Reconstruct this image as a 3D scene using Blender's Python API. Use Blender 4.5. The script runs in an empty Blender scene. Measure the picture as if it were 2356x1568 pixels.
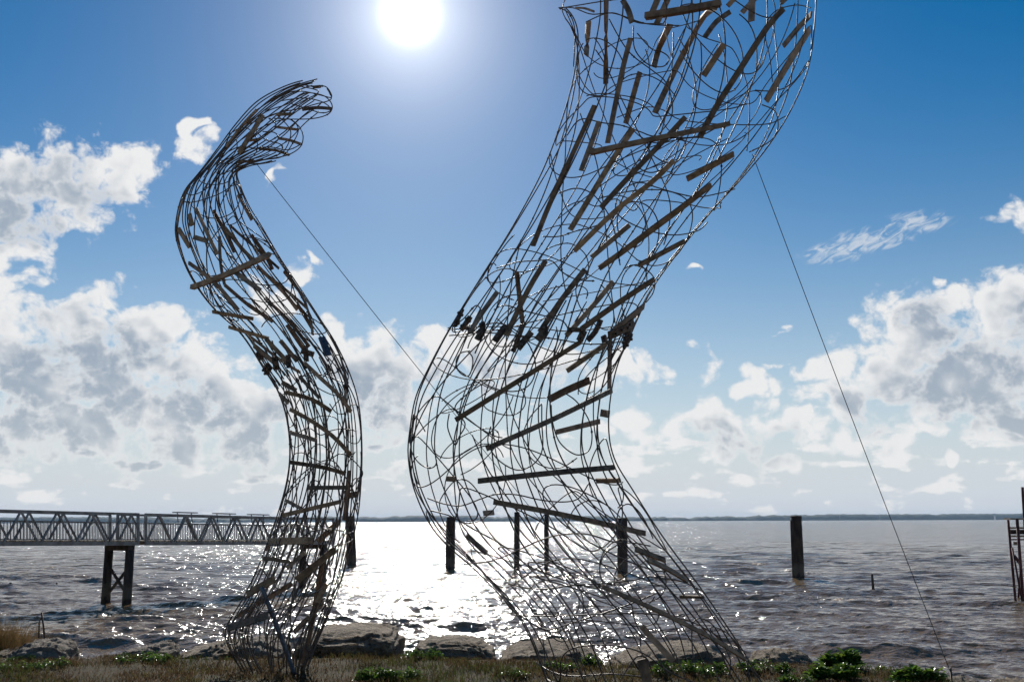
import bpy, math, random
import numpy as np
from mathutils import Vector, Matrix, noise as mnoise
from mathutils.bvhtree import BVHTree

S = bpy.context.scene
COL = S.collection
rad = math.radians

# ------------------------------------------------------------------ camera
EYE = Vector((0.0, 0.0, 1.65))
PITCH, ROLL, FPX = 10.19, -0.20, 1000.0
WATER_Z = -1.0
cam_d = bpy.data.cameras.new('camera')
cam = bpy.data.objects.new('camera', cam_d)
COL.objects.link(cam)
cam_d.sensor_fit = 'HORIZONTAL'
cam_d.sensor_width = 36.0
cam_d.lens = 36.0 * FPX / 1024.0
cam_d.clip_start = 0.05
cam_d.clip_end = 30000.0
CROT = Matrix.Rotation(rad(90 + PITCH), 3, 'X') @ Matrix.Rotation(rad(ROLL), 3, 'Z')
cam.matrix_world = Matrix.Translation(EYE) @ CROT.to_4x4()
S.camera = cam


def ray(px, py):
    """world direction seen at a pixel of the 1024x681 picture"""
    return (CROT @ Vector(((px - 512.0) / FPX, -(py - 340.5) / FPX, -1.0))).normalized()


def at(px, py, y):
    d = ray(px, py)
    return EYE + d * (y / d.y)


def on_plane(px, py, z):
    d = ray(px, py)
    return EYE + d * ((z - EYE.z) / d.z)


# ------------------------------------------------------------------ sky, sun, exposure
SUN_DIR = ray(410.2, 13.5)
SUN_EL = math.asin(SUN_DIR.z)
SUN_AZ = math.atan2(SUN_DIR.x, SUN_DIR.y)      # clockwise from +Y
world = bpy.data.worlds.new('World')
S.world = world
world.use_nodes = True
wt = world.node_tree
wt.nodes.clear()


class NB:
    """small helper to write node graphs as expressions"""
    def __init__(self, tree):
        self.t = tree

    def n(self, kind, **props):
        nd = self.t.nodes.new(kind)
        for k, v in props.items():
            setattr(nd, k, v)
        return nd

    def link(self, a, b):
        self.t.links.new(a, b)

    def put(self, sock, v):
        if hasattr(v, 'is_output'):
            self.link(v, sock)
        else:
            sock.default_value = v

    def m(self, op, a, b=None, c=None, clamp=False):
        nd = self.n('ShaderNodeMath', operation=op, use_clamp=clamp)
        self.put(nd.inputs[0], a)
        if b is not None:
            self.put(nd.inputs[1], b)
        if c is not None:
            self.put(nd.inputs[2], c)
        return nd.outputs[0]

    def v(self, op, a, b=None, c=None):
        nd = self.n('ShaderNodeVectorMath', operation=op)
        self.put(nd.inputs[0], a)
        if b is not None:
            self.put(nd.inputs[1], b)
        if c is not None:
            self.put(nd.inputs[2], c)
        return nd.outputs['Value'] if op in ('LENGTH', 'DOT_PRODUCT', 'DISTANCE') else nd.outputs[0]

    def comb(self, x, y, z):
        nd = self.n('ShaderNodeCombineXYZ')
        for i, q in enumerate((x, y, z)):
            self.put(nd.inputs[i], q)
        return nd.outputs[0]

    def noise(self, vec, scale, detail=6.0, rough=0.55, lac=2.0, dist=0.0, out='Fac', dim='3D'):
        nd = self.n('ShaderNodeTexNoise', noise_dimensions=dim)
        self.put(nd.inputs['Vector'], vec)
        nd.inputs['Scale'].default_value = scale
        nd.inputs['Detail'].default_value = detail
        nd.inputs['Roughness'].default_value = rough
        nd.inputs['Lacunarity'].default_value = lac
        nd.inputs['Distortion'].default_value = dist
        return nd.outputs[out]

    def step(self, x, a, b, lo=0.0, hi=1.0):
        nd = self.n('ShaderNodeMapRange', interpolation_type='SMOOTHSTEP')
        self.put(nd.inputs[0], x)
        for i, q in zip((1, 2, 3, 4), (a, b, lo, hi)):
            self.put(nd.inputs[i], q)
        return nd.outputs[0]

    def mixc(self, f, a, b):
        nd = self.n('ShaderNodeMix', data_type='RGBA')
        self.put(nd.inputs[0], f)
        self.put(nd.inputs[6], a)
        self.put(nd.inputs[7], b)
        return nd.outputs[2]


# clouds drifting in this sky: (centre x, y, radius) read as directions, drawn out sideways by ASP
K = 1024.0 / 2356.0
ASP = 1.45
CLOUDS = [
    (40, 440, 92), (160, 425, 88), (265, 405, 72), (330, 385, 42), (0, 560, 58), (10, 660, 50),
    (300, 745, 82), (170, 770, 78), (30, 800, 90), (120, 880, 110), (290, 870, 115), (450, 850, 80), (470, 930, 100), (600, 950, 92),
    (40, 970, 90), (210, 985, 80), (390, 1000, 74), (560, 1010, 60), (840, 850, 92), (880, 945, 82), (775, 770, 45), (700, 625, 34),
    (730, 588, 17), (625, 690, 42), (465, 345, 30), (455, 310, 20), (662, 395, 13),
    (985, 815, 58), (1110, 810, 66), (1250, 830, 60), (1400, 850, 46), (1475, 835, 36),
    (2105, 770, 84), (2050, 860, 80), (1950, 900, 70), (1915, 850, 44), (2190, 890, 92), (2300, 800, 112), (2330, 905, 90), (2345, 690, 66),
    (2150, 662, 22), (2215, 690, 36), (2350, 505, 42),
    (1615, 832, 36), (1715, 880, 28), (1790, 885, 36), (1480, 975, 44), (1520, 1015, 42), (1630, 955, 58), (1700, 985, 60), (1650, 1030, 36),
    (1820, 995, 46), (1930, 1015, 40), (2080, 1015, 34), (2140, 1005, 34), (2200, 1083, 20), (1812, 1073, 26),
    (2260, 1000, 30), (2330, 970, 40), (1610, 632, 10), (1420, 985, 36),
]
BIGC = [c for c in CLOUDS if c[2] >= 56]


def uv_of(px, py):
    d = ray(px, py)
    return math.atan2(d.x, d.y), math.asin(d.z)


def make_density(name, blobs, fine):
    grp = bpy.data.node_groups.new(name, 'ShaderNodeTree')
    grp.interface.new_socket('P', in_out='INPUT', socket_type='NodeSocketVector')
    grp.interface.new_socket('W', in_out='INPUT', socket_type='NodeSocketVector')
    grp.interface.new_socket('D', in_out='OUTPUT', socket_type='NodeSocketFloat')
    g = NB(grp)
    gi = g.n('NodeGroupInput')
    go = g.n('NodeGroupOutput')
    P = gi.outputs[0]
    PW = g.v('MULTIPLY', g.v('ADD', gi.outputs[1], P), (1.0 / ASP, 1.0, 0.0))
    acc = -1.0
    for cx, cy, r in blobs:
        u, v = uv_of(cx * K, cy * K)
        q = g.v('DISTANCE', PW, (u / ASP, v, 0.0))
        acc = g.m('MAXIMUM', g.m('MULTIPLY_ADD', q, -1000.0 / (r * K * (1.14 if r >= 56 else 0.98)), 1.0), acc)
    shape = acc
    if fine:
        sp = g.n('ShaderNodeSeparateXYZ')
        g.link(P, sp.inputs[0])
        # a belt of small fair-weather clouds low down, all the way round, and wide scattered ones beside and behind
        belt = g.m('SUBTRACT', g.m('MULTIPLY', g.noise(g.v('MULTIPLY', P, (1.0, 3.0, 1.0)), 21.0, 3.0, 0.5, dim='2D'), 3.4),
                   g.m('ADD', 1.68, g.m('MULTIPLY', g.m('ABSOLUTE', g.m('SUBTRACT', sp.outputs[1], 0.055)), 8.0)))
        far = g.m('MULTIPLY_ADD', g.noise(P, 3.2, 2.0, 0.5, dim='2D'), 2.0, -1.42)
        side = g.step(g.m('ABSOLUTE', sp.outputs[0]), 0.5, 0.75, -2.0, 0.0)
        shape = g.m('MAXIMUM', g.m('MAXIMUM', acc, belt), g.m('ADD', far, side))
    shape = g.m('MINIMUM', shape, 0.70)
    # rounded billows (cells) roughened by finer turbulence
    PV = g.v('MULTIPLY', g.v('ADD', g.v('SCALE', gi.outputs[1]), P), (1.0, 1.25, 1.0))
    PV.node.inputs[0].links[0].from_node.inputs[0].links[0].from_node.inputs['Scale'].default_value = 0.35
    vo = g.n('ShaderNodeTexVoronoi', voronoi_dimensions='2D', feature='F1', normalize=True)
    g.link(PV, vo.inputs['Vector'])
    vo.inputs['Scale'].default_value = 30.0 if fine else 15.0
    vo.inputs['Detail'].default_value = 3.0 if fine else 2.0
    vo.inputs['Roughness'].default_value = 0.55
    vo.inputs['Lacunarity'].default_value = 2.3
    bil = g.m('SUBTRACT', 0.30, vo.outputs['Distance'])
    f1 = g.noise(P, 30.0, 7.0 if fine else 2.0, 0.60, 2.15, 0.0, dim='2D')
    dens = g.m('MULTIPLY_ADD', g.m('SUBTRACT', f1, 0.5), 1.7 if fine else 0.7, g.m('MULTIPLY', shape, 1.25))
    dens = g.m('MULTIPLY_ADD', bil, 2.1 if fine else 1.35, dens)
    g.link(dens, go.inputs[0])
    return grp


dens_full, dens_soft = make_density('cloud_density', CLOUDS, True), make_density('cloud_shade', BIGC, False)
w = NB(wt)
tc = w.n('ShaderNodeTexCoord')
DIR = tc.outputs['Generated']
sep = w.n('ShaderNodeSeparateXYZ')
w.link(DIR, sep.inputs[0])
U = w.m('ARCTAN2', sep.outputs[0], sep.outputs[1])
V = w.m('ARCSINE', sep.outputs[2])
UV = w.comb(U, V, 0.0)
WARP = w.v('MULTIPLY', w.v('SUBTRACT', w.noise(UV, 17.0, 2.0, 0.6, out='Color', dim='2D'), (0.5, 0.5, 0.5)), (0.080, 0.060, 0.0))


def dens_at(grp, vec):
    nd = w.n('ShaderNodeGroup')
    nd.node_tree = grp
    w.link(vec, nd.inputs[0])
    w.link(WARP, nd.inputs[1])
    return nd.outputs[0]


D0 = dens_at(dens_full, UV)
to_sun = w.v('NORMALIZE', w.v('SUBTRACT', (SUN_AZ, SUN_EL, 0.0), UV))
D1 = dens_at(dens_soft, w.v('MULTIPLY_ADD', to_sun, (0.026, 0.026, 0.0), UV))
alpha = w.step(D0, 0.0, 0.68)
thick = w.m('MULTIPLY', w.step(w.m('MULTIPLY_ADD', D0, 0.16, D1), 0.15, 1.05), w.step(D0, 0.15, 1.05))
low = w.step(V, 0.0, 0.16)
ccol = w.mixc(thick, (0.83, 0.835, 0.84, 1), w.mixc(low, (0.50, 0.555, 0.60, 1), (0.345, 0.415, 0.505, 1)))
skyn = w.n('ShaderNodeTexSky', sky_type='NISHITA', sun_disc=False)
skyn.sun_elevation = SUN_EL
skyn.sun_rotation = SUN_AZ
skyn.altitude = 0.0
skyn.air_density = 1.0
skyn.dust_density = 0.12
skyn.ozone_density = 1.6
hsv = w.n('ShaderNodeHueSaturation')
hsv.inputs['Saturation'].default_value = 1.62
w.link(skyn.outputs[0], hsv.inputs['Color'])
# damp air whitens the sky towards the horizon, all the way round
hzv = w.m('DIVIDE', w.m('MAXIMUM', V, 0.0), 0.17)
hzf = w.m('EXPONENT', w.m('MULTIPLY', w.m('POWER', hzv, 1.5), -1.0))
skyc = w.mixc(hzf, hsv.outputs[0], (9.1, 9.9, 11.0, 1))
bg_sky = w.n('ShaderNodeBackground')
bg_sky.inputs['Strength'].default_value = 0.054
w.link(skyc, bg_sky.inputs['Color'])
bg_cl = w.n('ShaderNodeBackground')
w.link(ccol, bg_cl.inputs['Color'])
bg_cl.inputs['Strength'].default_value = 0.79
mix = w.n('ShaderNodeMixShader')
# thin high cloud with a combed grain
cir = None
for cx, cy, rx, ry in ((1915, 582, 95, 30), (2010, 550, 110, 36), (2105, 512, 95, 32)):
    u, v = uv_of(cx * K, cy * K)
    q = w.m('SUBTRACT', 1.0, w.v('LENGTH', w.v('MULTIPLY_ADD', UV, (1000 / (rx * K), 1000 / (ry * K), 0), (-u * 1000 / (rx * K), -v * 1000 / (ry * K), 0))))
    cir = q if cir is None else w.m('MAXIMUM', cir, q)
rot = w.n('ShaderNodeVectorRotate', rotation_type='Z_AXIS')
w.link(UV, rot.inputs[0])
rot.inputs['Angle'].default_value = rad(-24)
comb_n = w.noise(w.v('MULTIPLY', rot.outputs[0], (1.0, 3.2, 1.0)), 60.0, 5.0, 0.62, 2.1, 0.6, dim='2D')
cirrus = w.m('MULTIPLY', w.step(w.m('ADD', cir, w.m('MULTIPLY', w.m('SUBTRACT', comb_n, 0.5), 4.0)), 0.0, 1.3), w.step(cir, 0.0, 0.5, 0.0, 0.55))
above = w.step(V, -0.004, 0.010)
w.link(w.m('MULTIPLY', w.m('MAXIMUM', alpha, cirrus), above), mix.inputs[0])
w.link(bg_sky.outputs[0], mix.inputs[1])
w.link(bg_cl.outputs[0], mix.inputs[2])
# the glare of the low sun scattered in the air round it
cosA = w.v('DOT_PRODUCT', w.v('NORMALIZE', DIR), tuple(SUN_DIR))
ang = w.m('ARCCOSINE', w.m('MINIMUM', cosA, 0.9999999))


def gauss(width, k):
    r = w.m('DIVIDE', ang, rad(width))
    return w.m('MULTIPLY', w.m('EXPONENT', w.m('MULTIPLY', w.m('MULTIPLY', r, r), -1.0)), k)


def expo(width, k):
    return w.m('MULTIPLY', w.m('EXPONENT', w.m('DIVIDE', ang, -rad(width))), k)


glow = w.m('ADD', w.m('ADD', gauss(0.9, 4.0), expo(2.5, 0.95)), expo(8.0, 0.05))
bg_gl = w.n('ShaderNodeBackground')
bg_gl.inputs['Color'].default_value = (1.0, 0.985, 0.96, 1)
w.link(glow, bg_gl.inputs['Strength'])
add = w.n('ShaderNodeAddShader')
w.link(mix.outputs[0], add.inputs[0])
w.link(bg_gl.outputs[0], add.inputs[1])
wo = w.n('ShaderNodeOutputWorld')
w.link(add.outputs[0], wo.inputs['Surface'])

sun_d = bpy.data.lights.new('sun', 'SUN')
sun_d.energy = 4.2
sun_d.angle = rad(0.53)
sun_d.color = (1.0, 0.95, 0.87)
sun = bpy.data.objects.new('sun', sun_d)
COL.objects.link(sun)
sun.rotation_euler = SUN_DIR.to_track_quat('Z', 'Y').to_euler()
sun.location = (0, 0, 40)

S.view_settings.view_transform = 'Standard'
S.view_settings.look = 'None'
S.view_settings.exposure = 0.35
S.view_settings.gamma = 1.0
S.view_settings.use_curve_mapping = False
S.render.engine = 'CYCLES'
S.cycles.use_denoising = True
S.cycles.denoiser = 'OPENIMAGEDENOISE'
S.cycles.denoising_input_passes = 'RGB_ALBEDO_NORMAL'
S.cycles.denoising_prefilter = 'ACCURATE'
S.cycles.use_light_tree = False
S.cycles.use_adaptive_sampling = True
S.cycles.adaptive_threshold = 0.018
S.cycles.adaptive_min_samples = 24
S.cycles.max_bounces = 5
S.cycles.diffuse_bounces = 1
S.cycles.glossy_bounces = 2
S.cycles.transmission_bounces = 3
S.cycles.volume_bounces = 0
S.cycles.transparent_max_bounces = 6
S.cycles.sample_clamp_indirect = 6.0
S.cycles.caustics_reflective = False
S.cycles.caustics_refractive = False
world.cycles.sampling_method = 'MANUAL'
world.cycles.sample_map_resolution = 512


# ------------------------------------------------------------------ materials
def mat(name, base, rough=0.7, var=0.25, scale=6.0, bump=0.0, bscale=30.0, spec=0.5, metal=0.0, second=None, stretch=(1, 1, 1), attr=None, per_piece=False):
    m = bpy.data.materials.new(name)
    m.use_nodes = True
    t = m.node_tree
    b = t.nodes['Principled BSDF']
    k = NB(t)
    tcd = k.n('ShaderNodeTexCoord').outputs['Object']
    crd = k.v('MULTIPLY', tcd, stretch)
    nz = k.noise(crd, scale, 6.0, 0.6)
    c2 = second if second else tuple(max(0.0, c * (1 - 1.6 * var)) for c in base)
    c1 = base if second else tuple(min(1.0, c * (1 + var)) for c in base)
    if per_piece:
        oi = k.n('ShaderNodeObjectInfo')
        hs = k.n('ShaderNodeHueSaturation')
        k.link(k.mixc(k.step(nz, 0.30, 0.70), c2 + (1,), c1 + (1,)), hs.inputs['Color'])
        k.put(hs.inputs['Value'], k.m('MULTIPLY_ADD', oi.outputs['Random'], 0.9, 0.5))
        k.put(hs.inputs['Saturation'], k.m('MULTIPLY_ADD', k.m('FRACT', k.m('MULTIPLY', oi.outputs['Random'], 7.3)), 0.4, 0.9))
        k.link(hs.outputs[0], b.inputs['Base Color'])
    elif attr:
        a = k.n('ShaderNodeAttribute', attribute_name=attr)
        hs = k.n('ShaderNodeHueSaturation')
        k.link(a.outputs['Color'], hs.inputs['Color'])
        k.put(hs.inputs['Value'], k.step(nz, 0.3, 0.7, 1 - var, 1 + var))
        k.link(hs.outputs[0], b.inputs['Base Color'])
    else:
        k.link(k.mixc(k.step(nz, 0.34, 0.66), c2 + (1,), c1 + (1,)), b.inputs['Base Color'])
    b.inputs['Roughness'].default_value = rough
    b.inputs['Specular IOR Level'].default_value = spec
    b.inputs['Metallic'].default_value = metal
    if bump:
        bn = k.n('ShaderNodeBump')
        bn.inputs['Strength'].default_value = 1.0
        bn.inputs['Distance'].default_value = bump
        k.link(k.noise(crd, bscale, 8.0, 0.65), bn.inputs['Height'])
        k.link(bn.outputs[0], b.inputs['Normal'])
    return m


M = {
    'rod': mat('rebar', (0.120, 0.084, 0.062), 0.50, 0.40, 9.0, 0.0, 90.0, 0.45, 0.2),
    'slat': mat('weathered_board', (0.32, 0.215, 0.145), 0.75, 0.30, 9.0, 0.002, 40.0, 0.3, per_piece=True),
    'slat2': mat('weathered_board_grey', (0.28, 0.195, 0.135), 0.8, 0.35, 14.0, 0.002, 40.0, 0.3, per_piece=True),
    'bracket': mat('rusty_plate', (0.115, 0.072, 0.048), 0.65, 0.4, 14.0, 0.003, 60.0, 0.4, 0.3),
    'blueplate': mat('blue_plate', (0.06, 0.09, 0.15), 0.6, 0.3, 10.0, 0.002, 60.0),
    'steel': mat('painted_pole', (0.085, 0.105, 0.13), 0.45, 0.2, 8.0, 0.001, 60.0),
    'cable': mat('cable', (0.05, 0.05, 0.05), 0.4, 0.2, 20.0, 0.0, 1.0, 0.5, 0.6),
    'alu': mat('weathered_aluminium', (0.21, 0.205, 0.20), 0.5, 0.25, 3.0, 0.001, 30.0, 0.5, 0.35),
    'deck': mat('deck_boards', (0.20, 0.15, 0.10), 0.8, 0.3, 8.0, 0.002, 40.0),
    'pile': mat('tarred_pile', (0.040, 0.030, 0.024), 0.75, 0.4, 5.0, 0.012, 14.0, 0.35, stretch=(1, 1, 0.25)),
    'redpile': mat('red_brown_post', (0.085, 0.030, 0.030), 0.7, 0.3, 5.0, 0.006, 20.0, 0.3, stretch=(1, 1, 0.3)),
    'board': mat('pale_dock_board', (0.30, 0.25, 0.19), 0.85, 0.3, 6.0, 0.003, 40.0),
    'rock': mat('limestone', (0.28, 0.228, 0.165), 0.92, 0.25, 7.0, 0.07, 16.0, 0.2, second=(0.15, 0.115, 0.080)),
    'rockdark': mat('limestone_grey', (0.27, 0.23, 0.185), 0.92, 0.25, 5.0, 0.06, 14.0, 0.2, second=(0.14, 0.115, 0.09)),
    'soil': mat('lawn_soil', (0.085, 0.064, 0.038), 0.95, 0.3, 2.2, 0.03, 40.0, 0.1, second=(0.050, 0.046, 0.022)),
    'grass': mat('grass_blades', (0.1, 0.1, 0.05), 0.75, 0.15, 3.0, attr='Col', spec=0.15),
    'leaf': mat('glossy_leaf', (0.06, 0.12, 0.03), 0.30, 0.2, 10.0, attr='Col', spec=0.5),
    'dry': mat('dry_reed', (0.16, 0.10, 0.05), 0.85, 0.2, 5.0, attr='Col', spec=0.1),
    'wood_far': mat('far_woods', (0.045, 0.060, 0.035), 0.9, 0.35, 0.02, 0.0, 1.0, 0.1),
    'bldg': mat('far_masonry', (0.40, 0.38, 0.36), 0.9, 0.1, 0.05),
    'farland': mat('far_land', (0.07, 0.075, 0.045), 0.95, 0.3, 0.01),
}
for nm in ('pile',):
    t = M[nm].node_tree
    k = NB(t)
    b = t.nodes['Principled BSDF']
    src = b.inputs['Base Color'].links[0].from_socket
    oc = k.n('ShaderNodeTexCoord').outputs['Object']
    sx = k.n('ShaderNodeSeparateXYZ')
    k.link(oc, sx.inputs[0])
    hz_ = k.m('ADD', sx.outputs[2], k.m('MULTIPLY', k.m('SUBTRACT', k.noise(oc, 9.0, 5.0, 0.65), 0.5), 0.7))
    band = k.m('MULTIPLY', k.step(hz_, 0.10, 0.25), k.step(hz_, 0.55, 0.75, 1.0, 0.0))
    k.link(k.mixc(k.m('MULTIPLY', band, 0.55), src, (0.13, 0.115, 0.085, 1)), b.inputs['Base Color'])
# let leaves and grass glow when the sun is behind them
for nm in ('grass', 'leaf', 'dry'):
    t = M[nm].node_tree
    b = t.nodes['Principled BSDF']
    src = b.inputs['Base Color'].links[0].from_socket
    tr = t.nodes.new('ShaderNodeBsdfTranslucent')
    t.links.new(src, tr.inputs['Color'])
    mx = t.nodes.new('ShaderNodeMixShader')
    mx.inputs[0].default_value = 0.5
    t.links.new(b.outputs[0], mx.inputs[1])
    t.links.new(tr.outputs[0], mx.inputs[2])
    t.links.new(mx.outputs[0], t.nodes['Material Output'].inputs['Surface'])


# ------------------------------------------------------------------ mesh helpers
def link_mesh(name, verts, faces, material, parent=None, smooth=False, origin=None, colors=None):
    verts = np.asarray(verts, dtype=np.float64).reshape(-1, 3)
    org = Vector(origin) if origin is not None else (parent.matrix_world.translation.copy() if parent else Vector((0, 0, 0)))
    me = bpy.data.meshes.new(name)
    vv = verts - np.array(org)
    if isinstance(faces, np.ndarray):
        n = len(faces)
        kx = faces.shape[1]
        me.vertices.add(len(vv))
        me.vertices.foreach_set('co', vv.astype(np.float32).ravel())
        me.loops.add(n * kx)
        me.loops.foreach_set('vertex_index', faces.astype(np.int32).ravel())
        me.polygons.add(n)
        me.polygons.foreach_set('loop_start', np.arange(0, n * kx, kx, dtype=np.int32))
        me.update(calc_edges=True)
    else:
        me.from_pydata([tuple(p) for p in vv], [], faces)
        me.update()
    if smooth:
        me.polygons.foreach_set('use_smooth', np.ones(len(me.polygons), dtype=bool))
    if colors is not None:
        ca = me.color_attributes.new('Col', 'FLOAT_COLOR', 'POINT')
        cc = np.ones((len(vv), 4), dtype=np.float32)
        cc[:, :3] = colors
        ca.data.foreach_set('color', cc.ravel())
    me.materials.append(material)
    o = bpy.data.objects.new(name, me)
    COL.objects.link(o)
    if parent:
        o.parent = parent
    else:
        o.location = org
    return o


def tag(o, label=None, cat=None, group=None, kind=None):
    if label:
        o['label'] = label
    if cat:
        o['category'] = cat
    if group:
        o['group'] = group
    if kind:
        o['kind'] = kind
    return o


def thing(name, loc, label, cat, group=None):
    e = bpy.data.objects.new(name, None)
    e.empty_display_size = 0.2
    COL.objects.link(e)
    e.location = loc
    e.matrix_world = Matrix.Translation(Vector(loc))
    return tag(e, label, cat, group)


def tube(pts, r, sides=6, cap=True):
    """a round bar along points; r a number or one per point"""
    p = np.asarray([tuple(q) for q in pts], dtype=np.float64)
    n = len(p)
    t = np.gradient(p, axis=0)
    t /= np.linalg.norm(t, axis=1, keepdims=True) + 1e-12
    rr = np.broadcast_to(np.asarray(r, dtype=np.float64), (n,))
    nrm = np.zeros_like(p)
    a = np.cross(t[0], (0.0, 0.0, 1.0))
    if np.linalg.norm(a) < 1e-3:
        a = np.cross(t[0], (1.0, 0.0, 0.0))
    a /= np.linalg.norm(a)
    for i in range(n):
        a = a - t[i] * np.dot(a, t[i])
        a /= np.linalg.norm(a) + 1e-12
        nrm[i] = a
    bi = np.cross(t, nrm)
    ang_ = np.linspace(0, 2 * math.pi, sides, endpoint=False)
    ring = nrm[:, None, :] * np.cos(ang_)[None, :, None] + bi[:, None, :] * np.sin(ang_)[None, :, None]
    v = (p[:, None, :] + ring * rr[:, None, None]).reshape(-1, 3)
    f = []
    for i in range(n - 1):
        for j in range(sides):
            j2 = (j + 1) % sides
            f.append((i * sides + j, i * sides + j2, (i + 1) * sides + j2, (i + 1) * sides + j))
    if cap:
        f.append(tuple(range(sides))[::-1])
        f.append(tuple((n - 1) * sides + j for j in range(sides)))
    return v, f


def strip(pts, nrms, width, thick):
    """a flat board along points, its face turned to the normals"""
    p = np.asarray([tuple(q) for q in pts], dtype=np.float64)
    nn = np.asarray([tuple(q) for q in nrms], dtype=np.float64)
    t = np.gradient(p, axis=0)
    t /= np.linalg.norm(t, axis=1, keepdims=True) + 1e-12
    nn = nn - t * np.sum(nn * t, axis=1, keepdims=True)
    nn /= np.linalg.norm(nn, axis=1, keepdims=True) + 1e-12
    s = np.cross(t, nn)
    hw, ht = width / 2, thick / 2
    v = np.stack([p - s * hw - nn * ht, p + s * hw - nn * ht, p + s * hw + nn * ht, p - s * hw + nn * ht], axis=1).reshape(-1, 3)
    f = []
    n = len(p)
    for i in range(n - 1):
        for j in range(4):
            j2 = (j + 1) % 4
            f.append((i * 4 + j, i * 4 + j2, (i + 1) * 4 + j2, (i + 1) * 4 + j))
    f.append((3, 2, 1, 0))
    f.append(tuple((n - 1) * 4 + j for j in range(4)))
    return v, f


class MB:
    def __init__(self):
        self.v, self.f, self.n = [], [], 0

    def add(self, vf):
        v, f = vf
        self.v.append(np.asarray(v, dtype=np.float64))
        self.f += [tuple(i + self.n for i in q) for q in f]
        self.n += len(v)
        return self

    def bar(self, a, b, wx, wy, up=(0, 0, 1)):
        """a square bar from a to b"""
        a, b = Vector(a), Vector(b)
        t = (b - a).normalized()
        upv = Vector(up)
        if abs(t.dot(upv)) > 0.98:
            upv = Vector((0, 1, 0)) if abs(t.y) < 0.9 else Vector((1, 0, 0))
        s = t.cross(upv).normalized()
        u = s.cross(t)
        c = [(-1, -1), (1, -1), (1, 1), (-1, 1)]
        v = [a + s * (x * wx / 2) + u * (y * wy / 2) for x, y in c] + [b + s * (x * wx / 2) + u * (y * wy / 2) for x, y in c]
        f = [(3, 2, 1, 0), (4, 5, 6, 7)] + [(i, (i + 1) % 4, (i + 1) % 4 + 4, i + 4) for i in range(4)]
        return self.add((np.array([tuple(q) for q in v]), f))

    def build(self, name, material, parent=None, smooth=False, origin=None):
        return link_mesh(name, np.concatenate(self.v), self.f, material, parent, smooth, origin)


def bars(name, material, parent, *segs):
    mb = MB()
    for sg in segs:
        mb.bar(*sg)
    return mb.build(name, material, parent)


def catmull(keys, n):
    """smooth interpolation of an array of rows through its keys"""
    keys = np.asarray(keys, dtype=np.float64)
    m = len(keys)
    tt = np.linspace(0, m - 1, n)
    i = np.clip(tt.astype(int), 0, m - 2)
    f = (tt - i)[:, None]
    k0, k1 = keys[np.clip(i - 1, 0, m - 1)], keys[i]
    k2, k3 = keys[i + 1], keys[np.clip(i + 2, 0, m - 1)]
    return 0.5 * ((2 * k1) + (-k0 + k2) * f + (2 * k0 - 5 * k1 + 4 * k2 - k3) * f ** 2 + (-k0 + 3 * k1 - 3 * k2 + k3) * f ** 3)


rng = np.random.default_rng(7)
random.seed(7)

# ------------------------------------------------------------------ lawn, bank
EDGE_PX = [(-400, 652), (-120, 655), (0, 656), (66, 654), (110, 652.5), (180, 656), (262, 656), (330, 654), (440, 655), (520, 655),
           (600, 661), (700, 663), (790, 662), (850, 664), (890, 668), (925, 674.5), (950, 681), (985, 690), (1060, 708), (1200, 728), (1500, 760)]
ex, ey = [], []
for px, py in EDGE_PX:
    q = on_plane(px, py, 0.0)
    ex.append(q.x)
    ey.append(q.y)
ex, ey = np.array(ex), np.array(ey)
o_ = np.argsort(ex)
ex, ey = ex[o_], ey[o_]


def edge_y(x):
    return np.interp(x, ex, ey)


def ground_z(x, y):
    x = np.asarray(x, dtype=np.float64)
    y = np.asarray(y, dtype=np.float64)
    s = y - edge_y(x)
    relief = 0.025 * np.sin(x * 1.9 + y * 0.7) * np.sin(y * 2.3 - x * 0.6) + 0.012 * np.sin(x * 5.1 + 1.3) * np.sin(y * 6.3 + x * 2.0)
    drop = np.where(s > -0.25, -0.50 * np.maximum(s + 0.25, 0) ** 1.25, 0.0)
    return np.maximum(relief * np.clip(1 - s * 0.4, 0.3, 1) + drop, -2.6)


gx = np.concatenate([np.linspace(-90, -10, 30, endpoint=False), np.linspace(-10, 10, 240, endpoint=False), np.linspace(10, 90, 31)])
gs = np.concatenate([np.linspace(-80, -4.5, 24, endpoint=False), np.linspace(-4.5, 2.5, 100, endpoint=False), np.linspace(2.5, 9, 12)])
GX, GS = np.meshgrid(gx, gs)
GY = GS + edge_y(GX)
GZ = ground_z(GX, GY)
nr, nc = GX.shape
idx = np.arange(nr * nc).reshape(nr, nc)
quads = np.stack([idx[:-1, :-1], idx[:-1, 1:], idx[1:, 1:], idx[1:, :-1]], axis=-1).reshape(-1, 4)
gr = link_mesh('lawn_ground', np.stack([GX, GY, GZ], -1).reshape(-1, 3), quads, M['soil'], smooth=True)
tag(gr, 'brown and green dormant lawn running to the water', kind='structure')

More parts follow.
